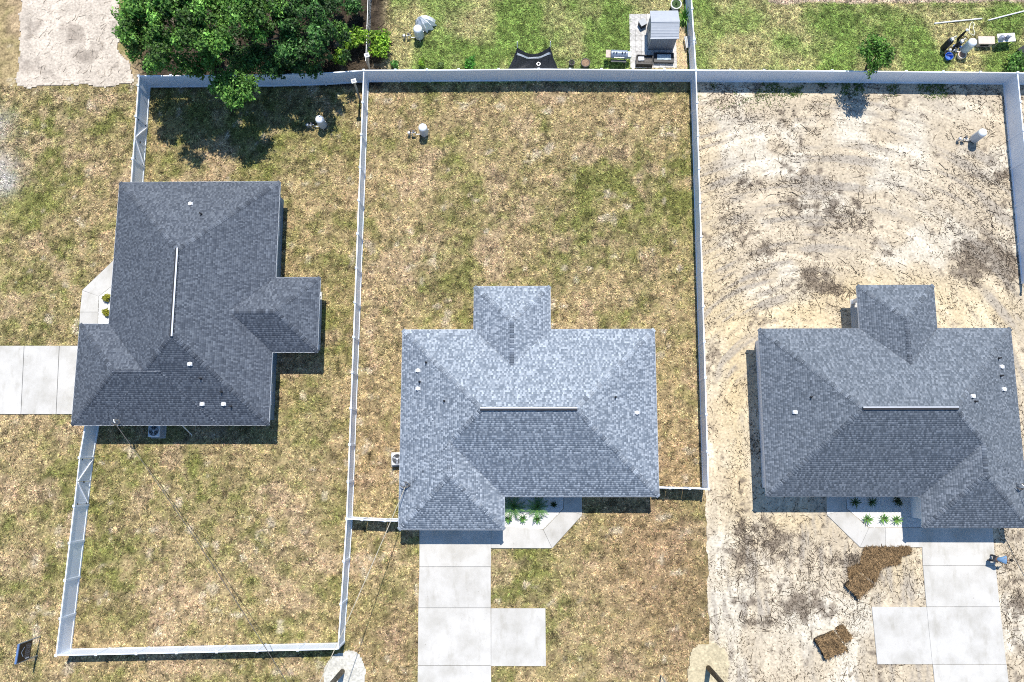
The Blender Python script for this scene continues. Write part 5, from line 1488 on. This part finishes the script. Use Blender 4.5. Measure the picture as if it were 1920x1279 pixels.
def sod_pieces(label, polys, seed):
    w0 = PX(polys[0]); c = np.mean(w0, 0)
    t = thing('laid_sod', label, 'sod', (c[0], c[1], 0), 0, 'leftover sod on the sand lot')
    for k, q in enumerate(polys):
        w = PX(q, .07)
        c0 = np.mean(w, 0); w = [tuple(c0 + (np.array(p) - c0) * 1.07) for p in w]
        MB().prism(rag(w, 4, .06, seed + k), -.01, .07 + .006 * k).build('sod_piece', m_sod, t, local=False)
        sod_tufts(w, .075, 1300, seed + k, t)
sod_pieces('brown sod pieces laid below the walk of the white-walled house', [[(1623, 1027), (1654, 1027), (1652, 1062), (1615, 1055)], [(1655, 1027), (1687, 1027), (1686, 1056), (1653, 1061)], [(1688, 1027), (1705, 1028), (1704, 1036), (1688, 1040)], [(1614, 1057), (1651, 1064), (1640, 1088), (1612, 1068)], [(1592, 1067), (1609, 1060), (1610, 1071), (1594, 1084)]], 91)
sod_pieces('ragged brown sod scrap beside the lone sod stack', [[(1568, 1178), (1580, 1174), (1596, 1195), (1584, 1203)]], 95)

# ------------------------------------------------------------------ person
def skin(name, pts, edges, m, parent, root=0, sub=1):
    me = bpy.data.meshes.new(name); me.from_pydata([p[:3] for p in pts], edges, [])
    o = bpy.data.objects.new(name, me); C.objects.link(o)
    o.modifiers.new('skin', 'SKIN')
    for i, p in enumerate(pts):
        r = p[3] if hasattr(p[3], '__len__') else (p[3], p[3])
        me.skin_vertices[0].data[i].radius = r
        me.skin_vertices[0].data[i].use_root = (i == root)
    sb = o.modifiers.new('sub', 'SUBSURF'); sb.levels = sub; sb.render_levels = sub
    dg = bpy.context.evaluated_depsgraph_get(); ev = bpy.data.meshes.new_from_object(o.evaluated_get(dg))
    bpy.data.objects.remove(o)
    ev.name = name
    return link(name, ev, m, parent, smooth=True)
fq = P(1850, 1049)
pe = thing('person', 'person in a blue shirt and dark trousers bending forward at the driveway edge', 'person', (fq[0], fq[1], .0))
m_skin = mat('skin', (.24, .14, .09), .6, .06, 8); m_shirt = mat('blue_shirt', (.14, .25, .40), .8, .15, 8); m_trou = mat('dark_trousers', (.03, .032, .04), .85, .2, 8); m_hair = mat('dark_hair', (.015, .012, .01), .6, .2, 20); m_shoe = mat('dark_shoe', (.02, .02, .02), .6, .1, 8)
G0 = .09
hipz = .92
# facing +x, hips over the rear foot, trunk leaning forward
pv_ = (.10, .12, hipz)
body = [(.10, .12, hipz, .13), (.22, .12, 1.08, .125), (.40, .12, 1.24, .14), (.52, .12, 1.33, .10), (.60, .12, 1.38, .055), (.67, .12, 1.41, .06),
        (.06, .02, hipz - .06, .085), (.16, -.02, .50, .06), (-.02, -.02, G0 + .06, .042), (.12, -.03, G0 + .03, .035),
        (.10, .23, hipz - .06, .085), (.28, .27, .50, .06), (.20, .29, G0 + .06, .042), (.34, .31, G0 + .03, .035),
        (.48, -.06, 1.30, .055), (.58, -.14, 1.02, .042), (.80, -.10, .88, .034), (.48, .30, 1.30, .055), (.66, .36, 1.06, .042), (.86, .30, .92, .034)]
ed = [(0, 1), (1, 2), (2, 3), (3, 4), (4, 5), (0, 6), (6, 7), (7, 8), (8, 9), (0, 10), (10, 11), (11, 12), (12, 13), (2, 14), (14, 15), (15, 16), (2, 17), (17, 18), (18, 19)]
bd = skin('body', body, ed, m_skin, pe)
def ball(name, c, r, m, parent, sc=(1, 1, 1), cut=None):
    bm = bmesh.new(); bmesh.ops.create_uvsphere(bm, u_segments=16, v_segments=10, radius=r)
    for v_ in bm.verts: v_.co = Vector((v_.co.x * sc[0] + c[0], v_.co.y * sc[1] + c[1], v_.co.z * sc[2] + c[2]))
    me = bpy.data.meshes.new(name); bm.to_mesh(me); bm.free()
    return link(name, me, m, parent, smooth=True)
hc = (.76, .12, 1.44)
ball('head', hc, .105, m_skin, pe, (1.1, .85, 1.1))
ball('hair', (hc[0] - .012, hc[1], hc[2] + .03), .112, m_hair, pe, (1.05, .9, .95))
ball('nose', (hc[0] + .115, hc[1], hc[2] - .04), .02, m_skin, pe)
for s in (-1, 1):
    ball('eye', (hc[0] + .10, hc[1] + s * .035, hc[2] - .01), .012, m_dark, pe); ball('ear', (hc[0], hc[1] + s * .09, hc[2] - .02), .028, m_skin, pe, (.6, .4, 1))
sh_ = [(.12, .12, hipz + .02, .15), (.22, .12, 1.08, .15), (.40, .12, 1.25, .165), (.52, .12, 1.335, .12), (.48, -.06, 1.30, .08), (.545, -.115, 1.12, .062), (.48, .30, 1.30, .08), (.60, .34, 1.14, .062)]
skin('shirt', sh_, [(0, 1), (1, 2), (2, 3), (2, 4), (4, 5), (2, 6), (6, 7)], m_shirt, pe)
tr_ = [(.10, .12, hipz + .0, .145), (.06, .02, hipz - .06, .10), (.16, -.02, .50, .08), (.0, -.02, G0 + .1, .06), (.10, .23, hipz - .06, .10), (.28, .27, .50, .08), (.21, .288, G0 + .1, .06)]
skin('trousers', tr_, [(0, 1), (1, 2), (2, 3), (0, 4), (4, 5), (5, 6)], m_trou, pe)
for fx_, fy_ in ((.03, -.025), (.25, .30)):
    skin('shoe', [(fx_ - .08, fy_, G0 + .045, .045), (fx_ + .05, fy_, G0 + .045, .048), (fx_ + .15, fy_, G0 + .035, .038)], [(0, 1), (1, 2)], m_shoe, pe)
for hx_, hy_, hz_ in ((.80, -.10, .88), (.86, .30, .92)):
    hp = [(hx_, hy_, hz_, .03), (hx_ + .06, hy_, hz_ - .03, (.036, .02))]; he = [(0, 1)]
    for k in range(4):
        o_ = (k - 1.5) * .02; l_ = (.07, .08, .075, .058)[k]
        i_ = len(hp); hp += [(hx_ + .09, hy_ + o_, hz_ - .045, .010), (hx_ + .09 + l_ * .6, hy_ + o_ * 1.1, hz_ - .065, .009), (hx_ + .09 + l_ * .8, hy_ + o_ * 1.1, hz_ - .1, .008)]
        he += [(1, i_), (i_, i_ + 1), (i_ + 1, i_ + 2)]
    i_ = len(hp); hp += [(hx_ + .04, hy_ + .04, hz_ - .03, .011), (hx_ + .08, hy_ + .055, hz_ - .06, .009)]; he += [(0, i_), (i_, i_ + 1)]
    skin('hand', hp, he, m_skin, pe)
